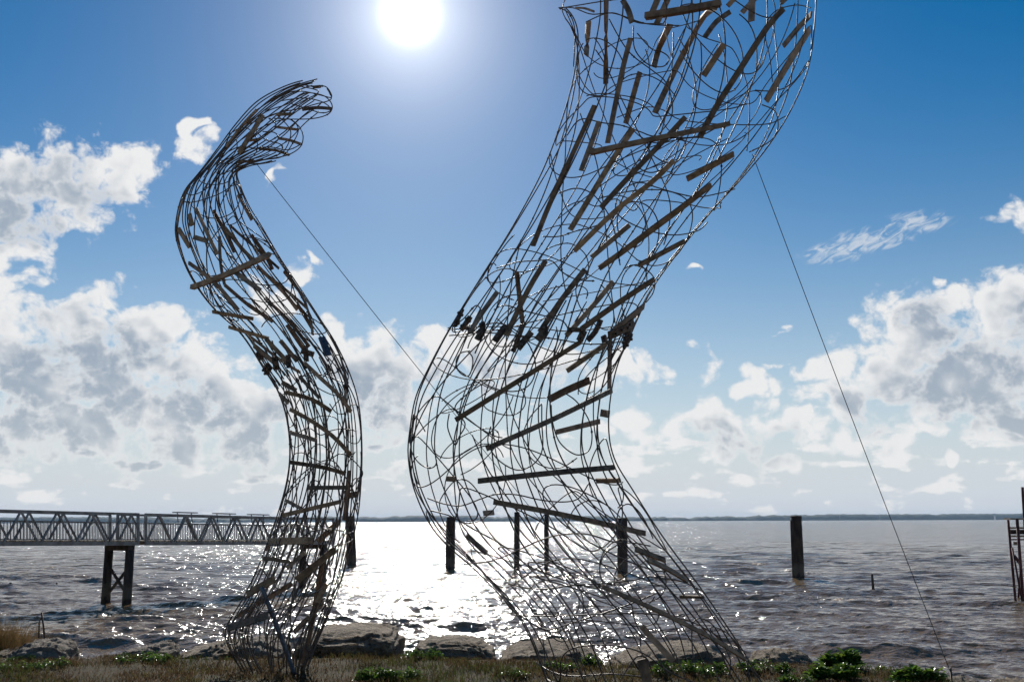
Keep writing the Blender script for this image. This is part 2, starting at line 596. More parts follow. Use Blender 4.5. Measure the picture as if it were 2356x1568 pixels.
# ------------------------------------------------------------------ water
H = EYE.z - WATER_Z
s_lines = np.concatenate([np.arange(H * 1000 / 12.2, 120.0, -0.50), np.arange(120.0, 7.0, -0.27), np.linspace(7.0, H * 1000 / 5300.0, 40)])
rr_ = H * 1000 / s_lines
aa_ = np.linspace(rad(-44), rad(44), 1050)
R_, A_ = np.meshgrid(rr_, aa_, indexing='ij')
X0, Y0 = R_ * np.sin(A_), R_ * np.cos(A_)
dr = np.abs(np.gradient(rr_))[:, None] * np.ones_like(R_)
dr = np.maximum(dr, R_ * (aa_[1] - aa_[0]))
wz = np.zeros_like(X0)
wxd = np.zeros_like(X0)
wyd = np.zeros_like(X0)
jac = np.zeros_like(X0)
wr = np.random.default_rng(21)
grpmod = 0.72 + 0.5 * np.sin(X0 * 0.21 + 0.9 * np.sin(Y0 * 0.13)) * np.sin(Y0 * 0.17 + 0.8 * np.sin(X0 * 0.11 + 2.0)) + 0.25 * np.sin(X0 * 0.61 + Y0 * 0.35) * np.sin(Y0 * 0.52 - X0 * 0.2 + 1.0)
grpmod = 0.55 + 0.45 * np.clip(grpmod, 0.25, 1.5)
NW = 150
lams = np.exp(wr.uniform(math.log(0.18), math.log(4.2), NW))
for lam in lams:
    th = wr.normal(rad(-6), rad(18 if lam > 1.0 else 40))
    kx, ky = math.sin(th) * 2 * math.pi / lam, -math.cos(th) * 2 * math.pi / lam
    steep = 0.022 if lam > 2.2 else 0.030 if lam > 1.0 else 0.034
    amp = steep * lam / (2 * math.pi) * wr.uniform(0.5, 1.5) * 1.0
    ph = wr.uniform(0, 6.28)
    warp_ = 0.35 * lam * np.sin(X0 * 0.37 / lam + ph * 3) if lam > 0.8 else 0.0
    arg = kx * X0 + ky * (Y0 + warp_) + ph
    fade = np.clip((lam / dr - 1.3) / 1.7, 0, 1)
    am = amp * fade * (grpmod if lam > 0.5 else 0.6 + 0.4 * grpmod)
    c, s = np.cos(arg), np.sin(arg)
    wz += am * c
    q = 0.6
    wxd -= q * am * s * math.sin(th)
    wyd -= q * am * s * -math.cos(th)
    jac += am * (2 * math.pi / lam) * c * (1.0 if lam > 0.9 else 0.3)
VW = np.stack([X0 + wxd, Y0 + wyd, WATER_Z + wz], -1).reshape(-1, 3)
nr, nc = X0.shape
idx = np.arange(nr * nc).reshape(nr, nc)
quads = np.stack([idx[:-1, :-1], idx[1:, :-1], idx[1:, 1:], idx[:-1, 1:]], axis=-1).reshape(-1, 4)
quads = quads[:, ::-1] if False else quads
foam = np.clip((jac / (np.std(jac) + 1e-9) - 2.5) / 0.8, 0, 1)
wzp = VW.reshape(nr, nc, 3)
for (xa, ya, xb, yb, hgt_) in ((818, 597.0, 868, 600.5, 0.13), (864, 600.5, 916, 601.5, 0.10), (626, 588.0, 646, 585.5, 0.16), (782, 568.5, 795, 570.0, 0.14), (800, 572, 822, 573, 0.07),
                               (598, 655, 622, 654, 0.12), (92, 613.5, 120, 616.0, 0.12), (352, 602.5, 372, 601.5, 0.10)):
    qa, qb = on_plane(xa, ya, WATER_Z + 0.05), on_plane(xb, yb, WATER_Z + 0.05)
    ab = np.array([qb.x - qa.x, qb.y - qa.y])
    l2 = float(ab @ ab)
    f_ = np.clip(((X0 - qa.x) * ab[0] + (Y0 - qa.y) * ab[1]) / l2, 0, 1)
    wig = 0.12 * np.sin(f_ * 17 + xa) + 0.07 * np.sin(f_ * 41 + ya)
    dd = np.hypot(X0 - qa.x - f_ * ab[0], Y0 - qa.y - f_ * ab[1] - wig)
    en = np.sin(np.pi * np.clip(f_ * 0.92 + 0.04, 0, 1)) * (0.7 + 0.3 * np.sin(f_ * 29 + xa) * np.sin(f_ * 63))
    wzp[..., 2] += hgt_ * en * np.exp(-(dd / 0.30) ** 2)
    foam = np.maximum(foam, np.clip(en * 1.3, 0, 1) * np.exp(-(dd / 0.30) ** 4))
VW = wzp.reshape(-1, 3)

mw = bpy.data.materials.new('muddy_water')
mw.use_nodes = True
t = mw.node_tree
k = NB(t)
b = t.nodes['Principled BSDF']
tcd = k.n('ShaderNodeTexCoord').outputs['Object']
geo = k.n('ShaderNodeNewGeometry')
fo = k.n('ShaderNodeAttribute', attribute_name='Col')
fsep = k.n('ShaderNodeSeparateColor')
k.link(fo.outputs['Color'], fsep.inputs[0])
foamf = k.m('MULTIPLY', fsep.outputs[0], k.step(k.noise(tcd, 7.0, 6.0, 0.7), 0.42, 0.62))
silt = k.step(k.noise(k.v('MULTIPLY', tcd, (0.4, 1.0, 1.0)), 0.10, 4.0, 0.55), 0.35, 0.65)
mud = k.mixc(silt, (0.185, 0.122, 0.064, 1), (0.240, 0.162, 0.090, 1))
k.link(k.mixc(foamf, mud, (0.62, 0.52, 0.42, 1)), b.inputs['Base Color'])
k.link(k.m('ADD', 0.105, k.m('MULTIPLY', foamf, 0.6)), b.inputs['Roughness'])
b.inputs['IOR'].default_value = 1.333
gust = k.step(k.noise(k.v('MULTIPLY', tcd, (0.35, 1.0, 1.0)), 0.16, 4.0, 0.6), 0.30, 0.70, 0.55, 1.3)
dist = k.v('LENGTH', tcd)
b1 = k.n('ShaderNodeBump')
k.put(b1.inputs['Distance'], k.m('MULTIPLY', gust, 0.115))
b1.inputs['Strength'].default_value = 1.0
k.link(k.noise(k.v('MULTIPLY', tcd, (0.85, 1.0, 1.0)), 3.2, 3.0, 0.52, 2.1, 0.3), b1.inputs['Height'])
b2 = k.n('ShaderNodeBump')
b2.inputs['Strength'].default_value = 1.0
k.put(b2.inputs['Distance'], k.m('MULTIPLY', gust, k.step(dist, 12.0, 110.0, 0.05, 0.95)))
k.link(k.noise(k.v('MULTIPLY', tcd, (0.6, 1.0, 1.0)), 0.85, 3.0, 0.5), b2.inputs['Height'])
k.link(b2.outputs[0], b1.inputs['Normal'])
k.link(b1.outputs[0], b.inputs['Normal'])
wo_ = link_mesh('bay_water', VW, quads, mw, smooth=True, colors=np.repeat(foam.reshape(-1, 1), 3, axis=1))
tag(wo_, 'choppy muddy brown bay water glittering under the sun', kind='structure')

# ------------------------------------------------------------------ far shore
fx = np.linspace(-5200, 5200, 900)
FARY = 5000.0


def far_profile(x, seed):
    out = np.zeros_like(x)
    for i, (wl, a) in enumerate(((2600, 5.0), (900, 3.0), (310, 2.0), (120, 1.6), (55, 1.4), (26, 1.2))):
        out += a * np.sin(2 * math.pi * x / wl + seed * 1.7 + i * 2.1 + 1.2 * np.sin(x / wl * 1.7 + seed))
    return out


crest = np.clip(24 + far_profile(fx, 1.0) + 3.0 * (np.abs(fx) > 900), 12, 30)
crest += rng.uniform(-1.6, 1.6, len(fx))
rows = []
for j, (yy, hh) in enumerate(((FARY - 60, 0.0), (FARY - 45, 0.55), (FARY - 20, 0.8), (FARY + 20, 1.0), (FARY + 90, 0.9), (FARY + 160, 0.0))):
    zz = WATER_Z - 0.5 + crest * hh * (1 if j in (0, 3) else rng.uniform(0.88, 1.05, len(fx)))
    rows.append(np.stack([fx, np.full_like(fx, yy) + rng.uniform(-8, 8, len(fx)) + 60 * np.sin(fx / 700), zz], -1))
V_ = np.stack(rows)
nr, nc = V_.shape[:2]
idx = np.arange(nr * nc).reshape(nr, nc)
quads = np.stack([idx[:-1, :-1], idx[:-1, 1:], idx[1:, 1:], idx[1:, :-1]], axis=-1).reshape(-1, 4)
fw = link_mesh('far_woods', V_.reshape(-1, 3), quads, M['wood_far'])
tag(fw, 'low blue band of woods along the far shore', 'woods', kind='stuff')
fl = MB()
fl.add((np.array([(-5600, 4880, -0.7), (5600, 4880, -0.7), (5600, 5750, 0.4), (-5600, 5750, 0.4), (-5600, 4880, -2.0), (5600, 4880, -2.0)]), [(0, 1, 2, 3), (4, 5, 1, 0)]))
tag(fl.build('far_land', M['farland']), 'flat far shore land across the bay', kind='structure')


def far_thing(name, px, hpx, wpx, label, cat, kindf):
    b0 = at(px, 519.5, 4860)
    b0.z = -0.7
    hgt = hpx * 4.86
    wid = wpx * 4.86
    e = thing(name, b0, label, cat)
    x, y, z = b0
    if kindf == 'tower':
        bars('wall', M['bldg'], e, ((x, y, z), (x, y, z + hgt * 0.93), wid, wid))
        bars('roof', M['bldg'], e, ((x, y, z + hgt * 0.93), (x, y, z + hgt), wid * 0.6, wid * 0.6))
        for i in range(5):
            for s_ in (-0.25, 0.25):
                bars('window', M['blueplate'], e, ((x + s_ * wid, y - wid / 2 - 0.1, z + hgt * (0.12 + 0.16 * i)), (x + s_ * wid, y - wid / 2 - 0.1, z + hgt * (0.20 + 0.16 * i)), wid * 0.3, 0.4))
    elif kindf == 'church':
        bars('wall', M['bldg'], e, ((x, y, z), (x, y, z + hgt * 0.55), wid, wid))
        h0 = z + hgt * 0.55
        vs = [(x - wid / 2, y - wid / 2, h0), (x + wid / 2, y - wid / 2, h0), (x + wid / 2, y + wid / 2, h0), (x - wid / 2, y + wid / 2, h0), (x, y, z + hgt)]
        link_mesh('spire', vs, [(0, 1, 4), (1, 2, 4), (2, 3, 4), (3, 0, 4)], M['blueplate'], e)
    else:
        v, f = tube([(x, y, z), (x, y, z + hgt)], [wid / 2, wid / 4], 6)
        link_mesh('mast', v, f, M['bldg'], e)
        for fr in (0.6, 0.8):
            bars('cross_arm', M['bldg'], e, ((x - wid * 1.2, y, z + hgt * fr), (x + wid * 1.2, y, z + hgt * fr), 0.6, 0.6))


far_thing('tower_block', 342.0, 6.2, 1.6, 'pale tower block above the far shore beside the pier end', 'building', 'tower')
far_thing('church_tower', 995.0, 6.6, 1.1, 'tiny pointed steeple on the far shore near the right edge', 'church', 'church')
far_thing('radio_mast', 840.0, 6.2, 0.35, 'thin radio mast on far shore, nearer to the thick lone piling', 'mast', 'mast')
far_thing('radio_mast', 880.0, 6.9, 0.35, 'taller thin radio mast on far shore beside the right guy wire', 'mast', 'mast')

# ------------------------------------------------------------------ gangway pier
PA, PB = at(0, 545, 29.8), at(334, 543.6, 41.6)       # lower chord, near side, left frame edge to end
TA, TB = at(0, 508.7, 29.8), at(334, 517.6, 41.6)     # upper chord
pier_dir = (PB - PA)
PL = pier_dir.length
pd = pier_dir / PL
across = Vector((-pd.y, pd.x, 0)).normalized()          # away from the viewer
WID = 1.5


def pier_at(dist, h, side=0.0):
    f = dist / PL
    lo, hi = PA.lerp(PB, f), TA.lerp(TB, f)
    return lo + (hi - lo) * h + across * (side * WID)


def px_to_dist(px):
    lo, hi = -8.0, PL + 2
    for _ in range(40):
        mid = (lo + hi) / 2
        q = pier_at(mid, 0.5) - EYE
        lc = CROT.transposed() @ q
        if 512 + FPX * lc.x / -lc.z < px:
            lo = mid
        else:
            hi = mid
    return (lo + hi) / 2


JOINT = px_to_dist(142.0)
pier = thing('truss_pier', (pier_at(JOINT, 0).x, pier_at(JOINT, 0).y, WATER_Z), 'grey aluminium truss gangway pier on dark trestles at the left', 'pier')
secs = [(-7.0, JOINT - 0.12, 'left'), (JOINT + 0.12, PL, 'right')]
for d0, d1, _n in secs:
    L_ = d1 - d0
    nb = max(2, round(L_ / 1.16))
    for side in (0.0, 1.0):
        bars('top_chord', M['alu'], pier, (pier_at(d0, 0.965, side), pier_at(d1, 0.965, side), 0.07, 0.075))
        bars('bottom_chord', M['alu'], pier, (pier_at(d0, 0.05, side), pier_at(d1, 0.05, side), 0.08, 0.12))
        bars('mid_rail', M['alu'], pier, (pier_at(d0, 0.69, side - 0.03 + 0.06 * (side == 0)), pier_at(d1, 0.69, side - 0.03 + 0.06 * (side == 0)), 0.035, 0.035))
        bars('toe_rail', M['alu'], pier, (pier_at(d0, 0.165, side - 0.03 + 0.06 * (side == 0)), pier_at(d1, 0.165, side - 0.03 + 0.06 * (side == 0)), 0.03, 0.03))
        for dd in (d0 + 0.03, d1 - 0.03):
            bars('end_post', M['alu'], pier, (pier_at(dd, 0.10, side), pier_at(dd, 0.93, side), 0.075, 0.075, tuple(pd)))
        bl = L_ / nb
        for i in range(nb):
            a, c, e_ = d0 + i * bl, d0 + (i + 0.5) * bl, d0 + (i + 1) * bl
            bars('diagonal', M['alu'], pier, (pier_at(a + 0.06, 0.10, side), pier_at(c - 0.02, 0.93, side), 0.055, 0.055))
            bars('diagonal', M['alu'], pier, (pier_at(c + 0.02, 0.93, side), pier_at(e_ - 0.06, 0.10, side), 0.055, 0.055))
        mb = MB()
        so = side + (0.022 if side == 0 else -0.022)
        for i in range(int(L_ / 0.105)):
            dd = d0 + 0.1 + i * 0.105
            if dd < d1 - 0.05:
                mb.bar(pier_at(dd, 0.15, so), pier_at(dd, 0.69, so), 0.017, 0.017)
        pk = mb.build('picket_rail', M['alu'], pier)
        pk['kind'] = 'stuff'
    nbrd = int(L_ / 0.30)
    for i in range(nbrd):
        dd = d0 + (i + 0.5) * L_ / nbrd
        bars('deck_board', M['deck'], pier, (pier_at(dd, 0.125, 0.05), pier_at(dd, 0.125, 0.95), 0.285, 0.03))


def trestle(dist, label):
    tops = []
    for side in (0.06, 0.80):
        p_ = pier_at(dist, 0.0, side)
        tops.append(p_)
        v, f = tube([(p_.x, p_.y, WATER_Z - 1.0), (p_.x, p_.y, WATER_Z + 0.4), (p_.x, p_.y, p_.z - 0.16)], [0.165, 0.15, 0.14], 12)
        o = link_mesh('trestle_leg', v, f, M['pile'], pier, True)
    a, c = tops
    bars('cap_beam', M['pile'], pier, (a - Vector((0, 0, 0.08)) - (c - a) * 0.08, c - Vector((0, 0, 0.08)) + (c - a) * 0.08, 0.22, 0.2))
    dz = a.z - WATER_Z
    bars('cross_brace', M['pile'], pier, ((a.x, a.y, WATER_Z + dz * 0.16), (c.x, c.y, WATER_Z + dz * 0.66), 0.05, 0.09))
    bars('cross_brace', M['pile'], pier, (Vector((c.x, c.y, WATER_Z + dz * 0.16)) + pd * 0.06, Vector((a.x, a.y, WATER_Z + dz * 0.66)) + pd * 0.06, 0.05, 0.09))


trestle(px_to_dist(132.0), '')
trestle(px_to_dist(325.0), '')
for px in (187, 226, 260):
    dd = px_to_dist(px)
    bars('rail_table', M['alu'], pier, (pier_at(dd - 0.42, 1.06, 0.06), pier_at(dd + 0.42, 1.06, 0.06), 0.32, 0.035))
    for q in (-0.3, 0.3):
        bars('table_strut', M['alu'], pier, (pier_at(dd + q, 1.04, 0.09), pier_at(dd + q, 0.72, 0.06), 0.03, 0.03))

# ------------------------------------------------------------------ pilings in the water
PILES = [
    (350.5, 516, 352.0, 565.5, 8.4, 'dark wooden piling directly behind the small sculpture, right of the pier end', 0.018),
    (451.0, 516.8, 450.4, 569.0, 8.6, 'dark piling behind the large sculpture, leftmost of the four there', 0.0),
    (517.0, 512.2, 516.8, 569.2, 5.4, 'thin piling behind the large sculpture with the highest top of its pair', 0.0),
    (546.6, 514.2, 546.5, 569.2, 4.6, 'thinnest piling behind the large sculpture, just right of the tallest', 0.0),
    (622.5, 518.0, 622.8, 573.8, 9.4, 'thick dark piling behind the right side of the large sculpture', 0.0),
    (796.0, 516.0, 798.6, 578.0, 11.0, 'thick dark piling standing alone right of the large sculpture', 0.0),
]
for i, (tx, ty, bx, by, wpx, lab, _q) in enumerate(PILES):
    base = on_plane(bx, by, WATER_Z)
    top = at(tx, ty, base.y)
    wd = wpx * base.y / 1000.0
    e = thing('piling', (base.x, base.y, WATER_Z), lab, 'piling', 'old pilings standing in the bay')
    d = top - base
    pts, rads = [], []
    for kx in range(15):
        f_ = -0.35 + 1.35 * kx / 14
        pts.append(base + d * f_ + Vector((random.uniform(-1, 1), random.uniform(-1, 1), 0)) * wd * 0.012)
        rads.append(wd / 2 * (1.06 - 0.08 * f_) * random.uniform(0.97, 1.02))
    v, f = tube(pts, rads, 16)
    link_mesh('shaft', v, f, M['pile'], e, True)
    v, f = tube([top - d * 0.01, top + d * 0.008, top + d * 0.016], [wd * 0.505, wd * 0.49, wd * 0.40], 16)
    link_mesh('top_rim', v, f, M['pile'], e, False)
    if wpx > 8:
        v, f = tube([base + d * 0.0 + Vector((-wd * 0.50, -wd * 0.05, 0)), base + d * 0.94 + Vector((-wd * 0.50, -wd * 0.05, 0))], wd * 0.07, 6)
        link_mesh('guide_strip', v, f, M['pile'], e, True)

base = on_plane(873.4, 589.2, WATER_Z)
top = at(871.8, 573.3, base.y)
e = thing('mooring_stake', (base.x, base.y, WATER_Z), 'short thin dark stake in the water right of the lone piling', 'stake')
v, f = tube([base - (top - base) * 0.6, base, base.lerp(top, 0.6), top], [0.055, 0.052, 0.05, 0.045], 10)
link_mesh('shaft', v, f, M['pile'], e, True)
lp = [base.lerp(top, 0.30) + Vector((0.05 + 0.18 * i, -0.02 - 0.12 * i, -0.075 * i + 0.004 * i * i)) for i in range(8)]
v, f = tube(lp, 0.008, 5)
link_mesh('rope', v, f, M['cable'], e, True)
for px, py, hpx, wpx, lab in ((10.0, 585.4, 3.6, 2.6, 'stubby dark post stump in the water near the left edge'),
                              (56.3, 584.8, 2.8, 1.9, 'smaller dark post stump in the water left of the pier trestle')):
    base = on_plane(px, py, WATER_Z)
    wd, hh = wpx * base.y / 1000, hpx * base.y / 1000
    v, f = tube([base - Vector((0, 0, 0.7)), base, base + Vector((0.01, 0, hh * 0.8)), base + Vector((0.012, 0, hh))], [wd / 2, wd / 2, wd * 0.48, wd * 0.34], 12)
    o = link_mesh('post_stump', v, f, M['pile'], None, True, origin=base)
    tag(o, lab, 'stump')

# ------------------------------------------------------------------ old dock at the right edge
sc_ = 1 / 2.614 / 4


def dk(x, y):
    return 925 + x * sc_, 475 + y * sc_


def dock_pt(x, y, yy):
    return at(*dk(x, y), yy)


b1_ = on_plane(*dk(948, 1300), WATER_Z)
DY = b1_.y
e = thing('old_dock', (b1_.x, b1_.y, WATER_Z), 'red brown timber dock frame with pale boards at the right edge', 'dock')
for (xt, yt, xb, yb, wpx, dy) in ((868, 462, 946, 1300, 26, 0.0), (963, 455, 1028, 1325, 30, -0.6), (1090, 455, 1140, 1330, 30, 0.0), (1250, 455, 1290, 1330, 30, -0.6)):
    a = dock_pt(xt, yt, DY + dy)
    c = dock_pt(xb, yb, DY + dy)
    c2 = c + (c - a).normalized() * 0.8
    v, f = tube([c2, c, a.lerp(c, 0.5), a], wpx * sc_ * DY / 1000 / 2, 10)
    link_mesh('post', v, f, M['redpile'], e, True)
for (y, hpx, dy, x0, name, mt) in ((452, 16, -0.35, 855, 'cap_board', 'board'), (546, 18, 0.12, 885, 'rail_board', 'board'), (632, 20, 0.12, 897, 'rail_board', 'board'),
                                  (668, 14, 0.14, 905, 'stringer', 'redpile'), (588, 46, 0.20, 893, 'dark_panel', 'pile')):
    a, c = dock_pt(x0, y, DY + dy), dock_pt(1420, y, DY + dy)
    bars(name, M[mt], e, (a, c, 0.05 if name != 'cap_board' else 0.5, hpx * sc_ * DY / 1000))
a, c = dock_pt(925, 708, DY + 0.25), dock_pt(990, 708, DY + 0.25)
bars('hanging_board', M['board'], e, (a, c, 0.04, 34 * sc_ * DY / 1000))
v, f = tube([dock_pt(912, 755, DY - 0.3), dock_pt(1022, 1345, DY - 0.9)], 0.032, 8)
link_mesh('raking_pole', v, f, M['redpile'], e, True)
v, f = tube([dock_pt(1005, 905, DY + 0.4), dock_pt(975, 1300, DY + 0.4)], 0.035, 8)
link_mesh('rear_post', v, f, M['redpile'], e, True)
bars('cross_brace', M['redpile'], e, (dock_pt(935, 838, DY + 0.05), dock_pt(1000, 930, DY - 0.2), 0.05, 0.09))
v, f = tube([dock_pt(790, 1137, DY - 0.1), dock_pt(900, 1156, DY - 0.1), dock_pt(1020, 1182, DY - 0.1), dock_pt(1100, 1190, DY - 0.1)], 0.018, 6)
link_mesh('float_pole', v, f, M['board'], e, True)
v, f = tube([dock_pt(1018, 120, DY + 2), dock_pt(1032, 300, DY + 2), dock_pt(1060, 760, DY + 2), dock_pt(1075, 1230, DY + 2)], [0.05, 0.055, 0.06, 0.065], 10)
o = link_mesh('tall_pole', v, f, M['redpile'], None, True, origin=dock_pt(1075, 1230, DY + 2))
tag(o, 'tall slanting dark red pole behind the old dock at right edge', 'pole')


# ------------------------------------------------------------------ sculptures
class Body:
    """a swept hollow form: pairs of left and right outline points, round in depth"""
    def __init__(self, pairs, yplane, depth, nt=90, nphi=56, lean=None):
        kk = K
        L = [tuple(at(a * kk, b * kk, yplane)) for a, b, c, d in pairs]
        Rr = [tuple(at(c * kk, d * kk, yplane)) for a, b, c, d in pairs]
        dep = depth if isinstance(depth, (list, tuple)) else [depth] * len(pairs)
        rows = np.concatenate([np.array(L), np.array(Rr), np.array(dep)[:, None]], axis=1)
        self.rows = catmull(rows, 600)
        cen = (self.rows[:, :3] + self.rows[:, 3:6]) / 2
        ln = np.concatenate([[0], np.cumsum(np.linalg.norm(np.diff(cen, axis=0), axis=1))])
        self.len = ln[-1]
        self.tt = ln / ln[-1]
        T = np.linspace(0, 1, nt)
        Fi = np.linspace(0, 2 * math.pi, nphi, endpoint=False)
        TT, FF = np.meshgrid(T, Fi, indexing='ij')
        V = self.p(TT.ravel(), FF.ravel())
        idx = np.arange(nt * nphi).reshape(nt, nphi)
        nx = np.roll(idx, -1, axis=1)
        q = np.stack([idx[:-1], nx[:-1], nx[1:], idx[1:]], -1).reshape(-1, 4)
        self.bvh = BVHTree.FromPolygons([tuple(v) for v in V], [tuple(int(i) for i in f) for f in q])
        self.yplane = yplane

    def row(self, t):
        return np.stack([np.interp(t, self.tt, self.rows[:, i]) for i in range(7)], -1)

    def p(self, t, phi, out=1.0):
        r = self.row(np.asarray(t, dtype=np.float64))
        c = (r[..., :3] + r[..., 3:6]) / 2
        h = (r[..., 3:6] - r[..., :3]) / 2
        hl = np.linalg.norm(h, axis=-1)
        dep = np.zeros_like(h)
        dep[..., 1] = -hl * r[..., 6]
        return c + (np.cos(phi)[..., None] * h + np.sin(phi)[..., None] * dep) * out

    def hit(self, px, py, side):
        d = ray(px, py)
        org = EYE
        hits = []
        for _ in range(8):
            loc, nr_, i_, ds = self.bvh.ray_cast(org, d)
            if loc is None:
                break
            hits.append((loc, nr_))
            org = loc + d * 0.01
        if not hits:
            q = at(px, py, self.yplane)
            loc, nr_, i_, ds = self.bvh.find_nearest(q)
            return q, Vector((0, -1, 0))
        loc, nr_ = hits[0] if side == 'f' else hits[-1]
        if (nr_.y > 0) == (side == 'f'):
            nr_ = -nr_
        return loc, nr_

    def path(self, pts, side, n=24, smooth=True):
        """image polyline laid on the front or back of the form"""
        pts = np.array(pts, dtype=np.float64)
        pp = catmull(pts, n) if len(pts) > 2 else pts[0] + (pts[1] - pts[0]) * np.linspace(0, 1, n)[:, None]
        hs = [self.hit(a, c, side) for a, c in pp]
        ys = np.array([h_[0].y for h_ in hs])
        if smooth:
            x = np.linspace(-1, 1, n)
            ys = np.polyval(np.polyfit(x, ys, 2), x)
        else:
            for _ in range(3):
                ys[1:-1] = (ys[:-2] + ys[1:-1] * 2 + ys[2:]) / 4
        q = [at(a, c, y) for (a, c), y in zip(pp, ys)]
        if not smooth:      # rods stay on the form where the traced curve runs past its outline
            near = [self.bvh.find_nearest(p_)[0] for p_ in q]
            q = [n_ if (n_ - p_).length > 0.04 else p_ for p_, n_ in zip(q, near)]
        nn = np.array([tuple(h_[1]) for h_ in hs])
        nm = nn.mean(axis=0)
        nn = nn * 0.35 + nm[None, :] * 0.65
        return q, nn


def crop_conv(ox, oy, s):
    return lambda x, y: ((ox + x / s) / 4.0, (oy + y / s) / 4.0)


cA, cB, cC = crop_conv(600, 250, 1.3064), crop_conv(800, 1300, 2.24), crop_conv(850, 1900, 1.8987)
cD, cE, cF, cG = crop_conv(2100, 0, 1.96), crop_conv(1700, 600, 1.7423), crop_conv(1550, 1250, 1.7418), crop_conv(1650, 1950, 1.6829)
SC = {'A': (cA, 1.3064), 'B': (cB, 2.24), 'C': (cC, 1.8987), 'D': (cD, 1.96), 'E': (cE, 1.7423), 'F': (cF, 1.7418), 'G': (cG, 1.6829)}


def lay_slat(body, parent, spec, name='slat', material='slat', thick=0.02):
    key, side, wd, pts = spec
    fn, s = SC[key]
    q, nn = body.path([fn(*p_) for p_ in pts], side, 9)
    dmid = (q[4] - EYE).length
    width = wd / s / 4.0 * dmid / FPX / 0.985
    v, f = strip(q, nn, width, thick)
    return link_mesh(name, v, f, M[material], parent)


def lay_bracket(body, parent, spec):
    """a bent plate with two bolts"""
    key, side, wd, pts = spec
    fn, s = SC[key]
    q, nn = body.path([fn(*p_) for p_ in pts], side, 5)
    width = wd / s / 4.0 * (q[2] - EYE).length / FPX
    q = [a + Vector(n_) * 0.012 for a, n_ in zip(q, nn)]
    v, f = strip(q, nn, width, 0.03)
    o = link_mesh('bracket', v, f, M['bracket'], parent)
    for i in (1, 3):
        n_ = Vector(nn[i]).normalized()
        v, f = tube([q[i] - n_ * 0.035, q[i] + n_ * 0.035], 0.016, 6)
        link_mesh('bolt', v, f, M['rod'], o, False, origin=parent.matrix_world.translation)
    return o


RW = np.random.default_rng(3)


def lay_rod(parent, pts, r=0.0068, name='rod'):
    pts = np.asarray([tuple(p_) for p_ in pts])
    keep = pts[:, 2] > -0.06
    if keep.sum() < 4:
        return None
    # keep the longest run above ground
    best, cur, start = (0, 0), 0, 0
    for i, kf in enumerate(list(keep) + [False]):
        if kf:
            if cur == 0:
                start = i
            cur += 1
        else:
            if cur > best[1] - best[0]:
                best = (start, start + cur)
            cur = 0
    pts = pts[best[0]:best[1]]
    if len(pts) < 4:
        return None
    mb = MB()
    mb.add(tube(catmull(pts, int(len(pts) * 1.5)), r * 1.02, 9))
    for i in RW.integers(1, len(pts) - 1, 2):      # weld beads and wire ties
        tn = pts[i + 1] - pts[i - 1]
        tn = tn / (np.linalg.norm(tn) + 1e-9)
        k_ = RW.uniform(0.65, 1.05)
        mb.add(tube([pts[i] - tn * 0.016 * k_, pts[i], pts[i] + tn * 0.016 * k_], [0.006 * k_, 0.0145 * k_, 0.006 * k_], 6))
    return mb.build(name, M['rod'], parent, True)


def wob(n, amp, rr, k=2):
    x = np.linspace(0, 1, n)
    out = np.zeros(n)
    for i in range(1, k + 1):
        out += rr.normal(0, 1) * np.sin(2 * math.pi * i * x * rr.uniform(0.5, 1.1) + rr.uniform(0, 6.28)) / i
    return out * amp


def even_phi(i, n, rr):
    """places round the form that look evenly spread from the front and the back"""
    u = -0.985 + 1.97 * ((i % ((n + 1) // 2)) + rr.uniform(0.15, 0.85)) / ((n + 1) // 2)
    a = math.acos(max(-1, min(1, u)))
    return a if i < (n + 1) // 2 else -a


# ---- the large sculpture
BIG_Y = 10.8
BIG = Body([
    (1285, 1640, 1800, 1640), (1250, 1545, 1740, 1550), (1195, 1425, 1695, 1475), (1100, 1318, 1610, 1350), (1005, 1228, 1525, 1235),
    (957, 1135, 1457, 1130), (940, 1050, 1413, 1055), (945, 980, 1400, 985), (958, 912, 1406, 905), (988, 845, 1422, 838),
    (1022, 780, 1446, 785), (1062, 712, 1466, 738), (1112, 632, 1500, 668), (1166, 546, 1556, 590), (1216, 458, 1632, 496),
    (1254, 382, 1702, 420), (1283, 305, 1764, 345), (1305, 230, 1818, 258), (1319, 155, 1855, 165), (1324, 92, 1869, 60),
    (1313, 48, 1872, -40), (1287, 17, 1866, -120)],
    BIG_Y, [0.72] * 5 + [0.80] * 12 + [0.75] * 5)
bb = on_plane(655, 690, 0)
big = thing('wire_sculpture', (bb.x, BIG_Y, 0.0), 'large leaning wavy sculpture of bent steel rods and wooden slats', 'sculpture')
r1 = np.random.default_rng(11)
TJ = 0.485        # joint between the lower and the upper half
N = 70
for i in range(20):
    for (t0, t1) in ((0.0, TJ + 0.05), (TJ - 0.04, 0.99)):
        ph = even_phi(i, 20, r1)
        if t1 > 0.9 and i % 5 == 2:
            continue
        t_ = np.linspace(t0 + r1.uniform(0, 0.02), t1 - r1.uniform(0, 0.04), N)
        sw = r1.choice([-1, 1]) * r1.uniform(0.1, 0.7)
        phi = ph + sw * (t_ - (t0 + t1) / 2) * 2 + wob(N, 0.05, r1)
        lay_rod(big, BIG.p(t_, phi, 1 + r1.uniform(-0.01, 0.01)), r1.uniform(0.0062, 0.0078))
for i in range(8):       # raking rods
    ta = r1.uniform(0.0, 0.72)
    tb = min(0.99, ta + r1.uniform(0.22, 0.42))
    t_ = np.linspace(ta, tb, N)
    s_ = 1 if i % 2 else -1
    phi = r1.uniform(0, 6.28) + s_ * np.linspace(0, r1.uniform(1.3, 2.6), N) + wob(N, 0.05, r1)
    lay_rod(big, BIG.p(t_, phi, 0.99), r1.uniform(0.006, 0.0074))
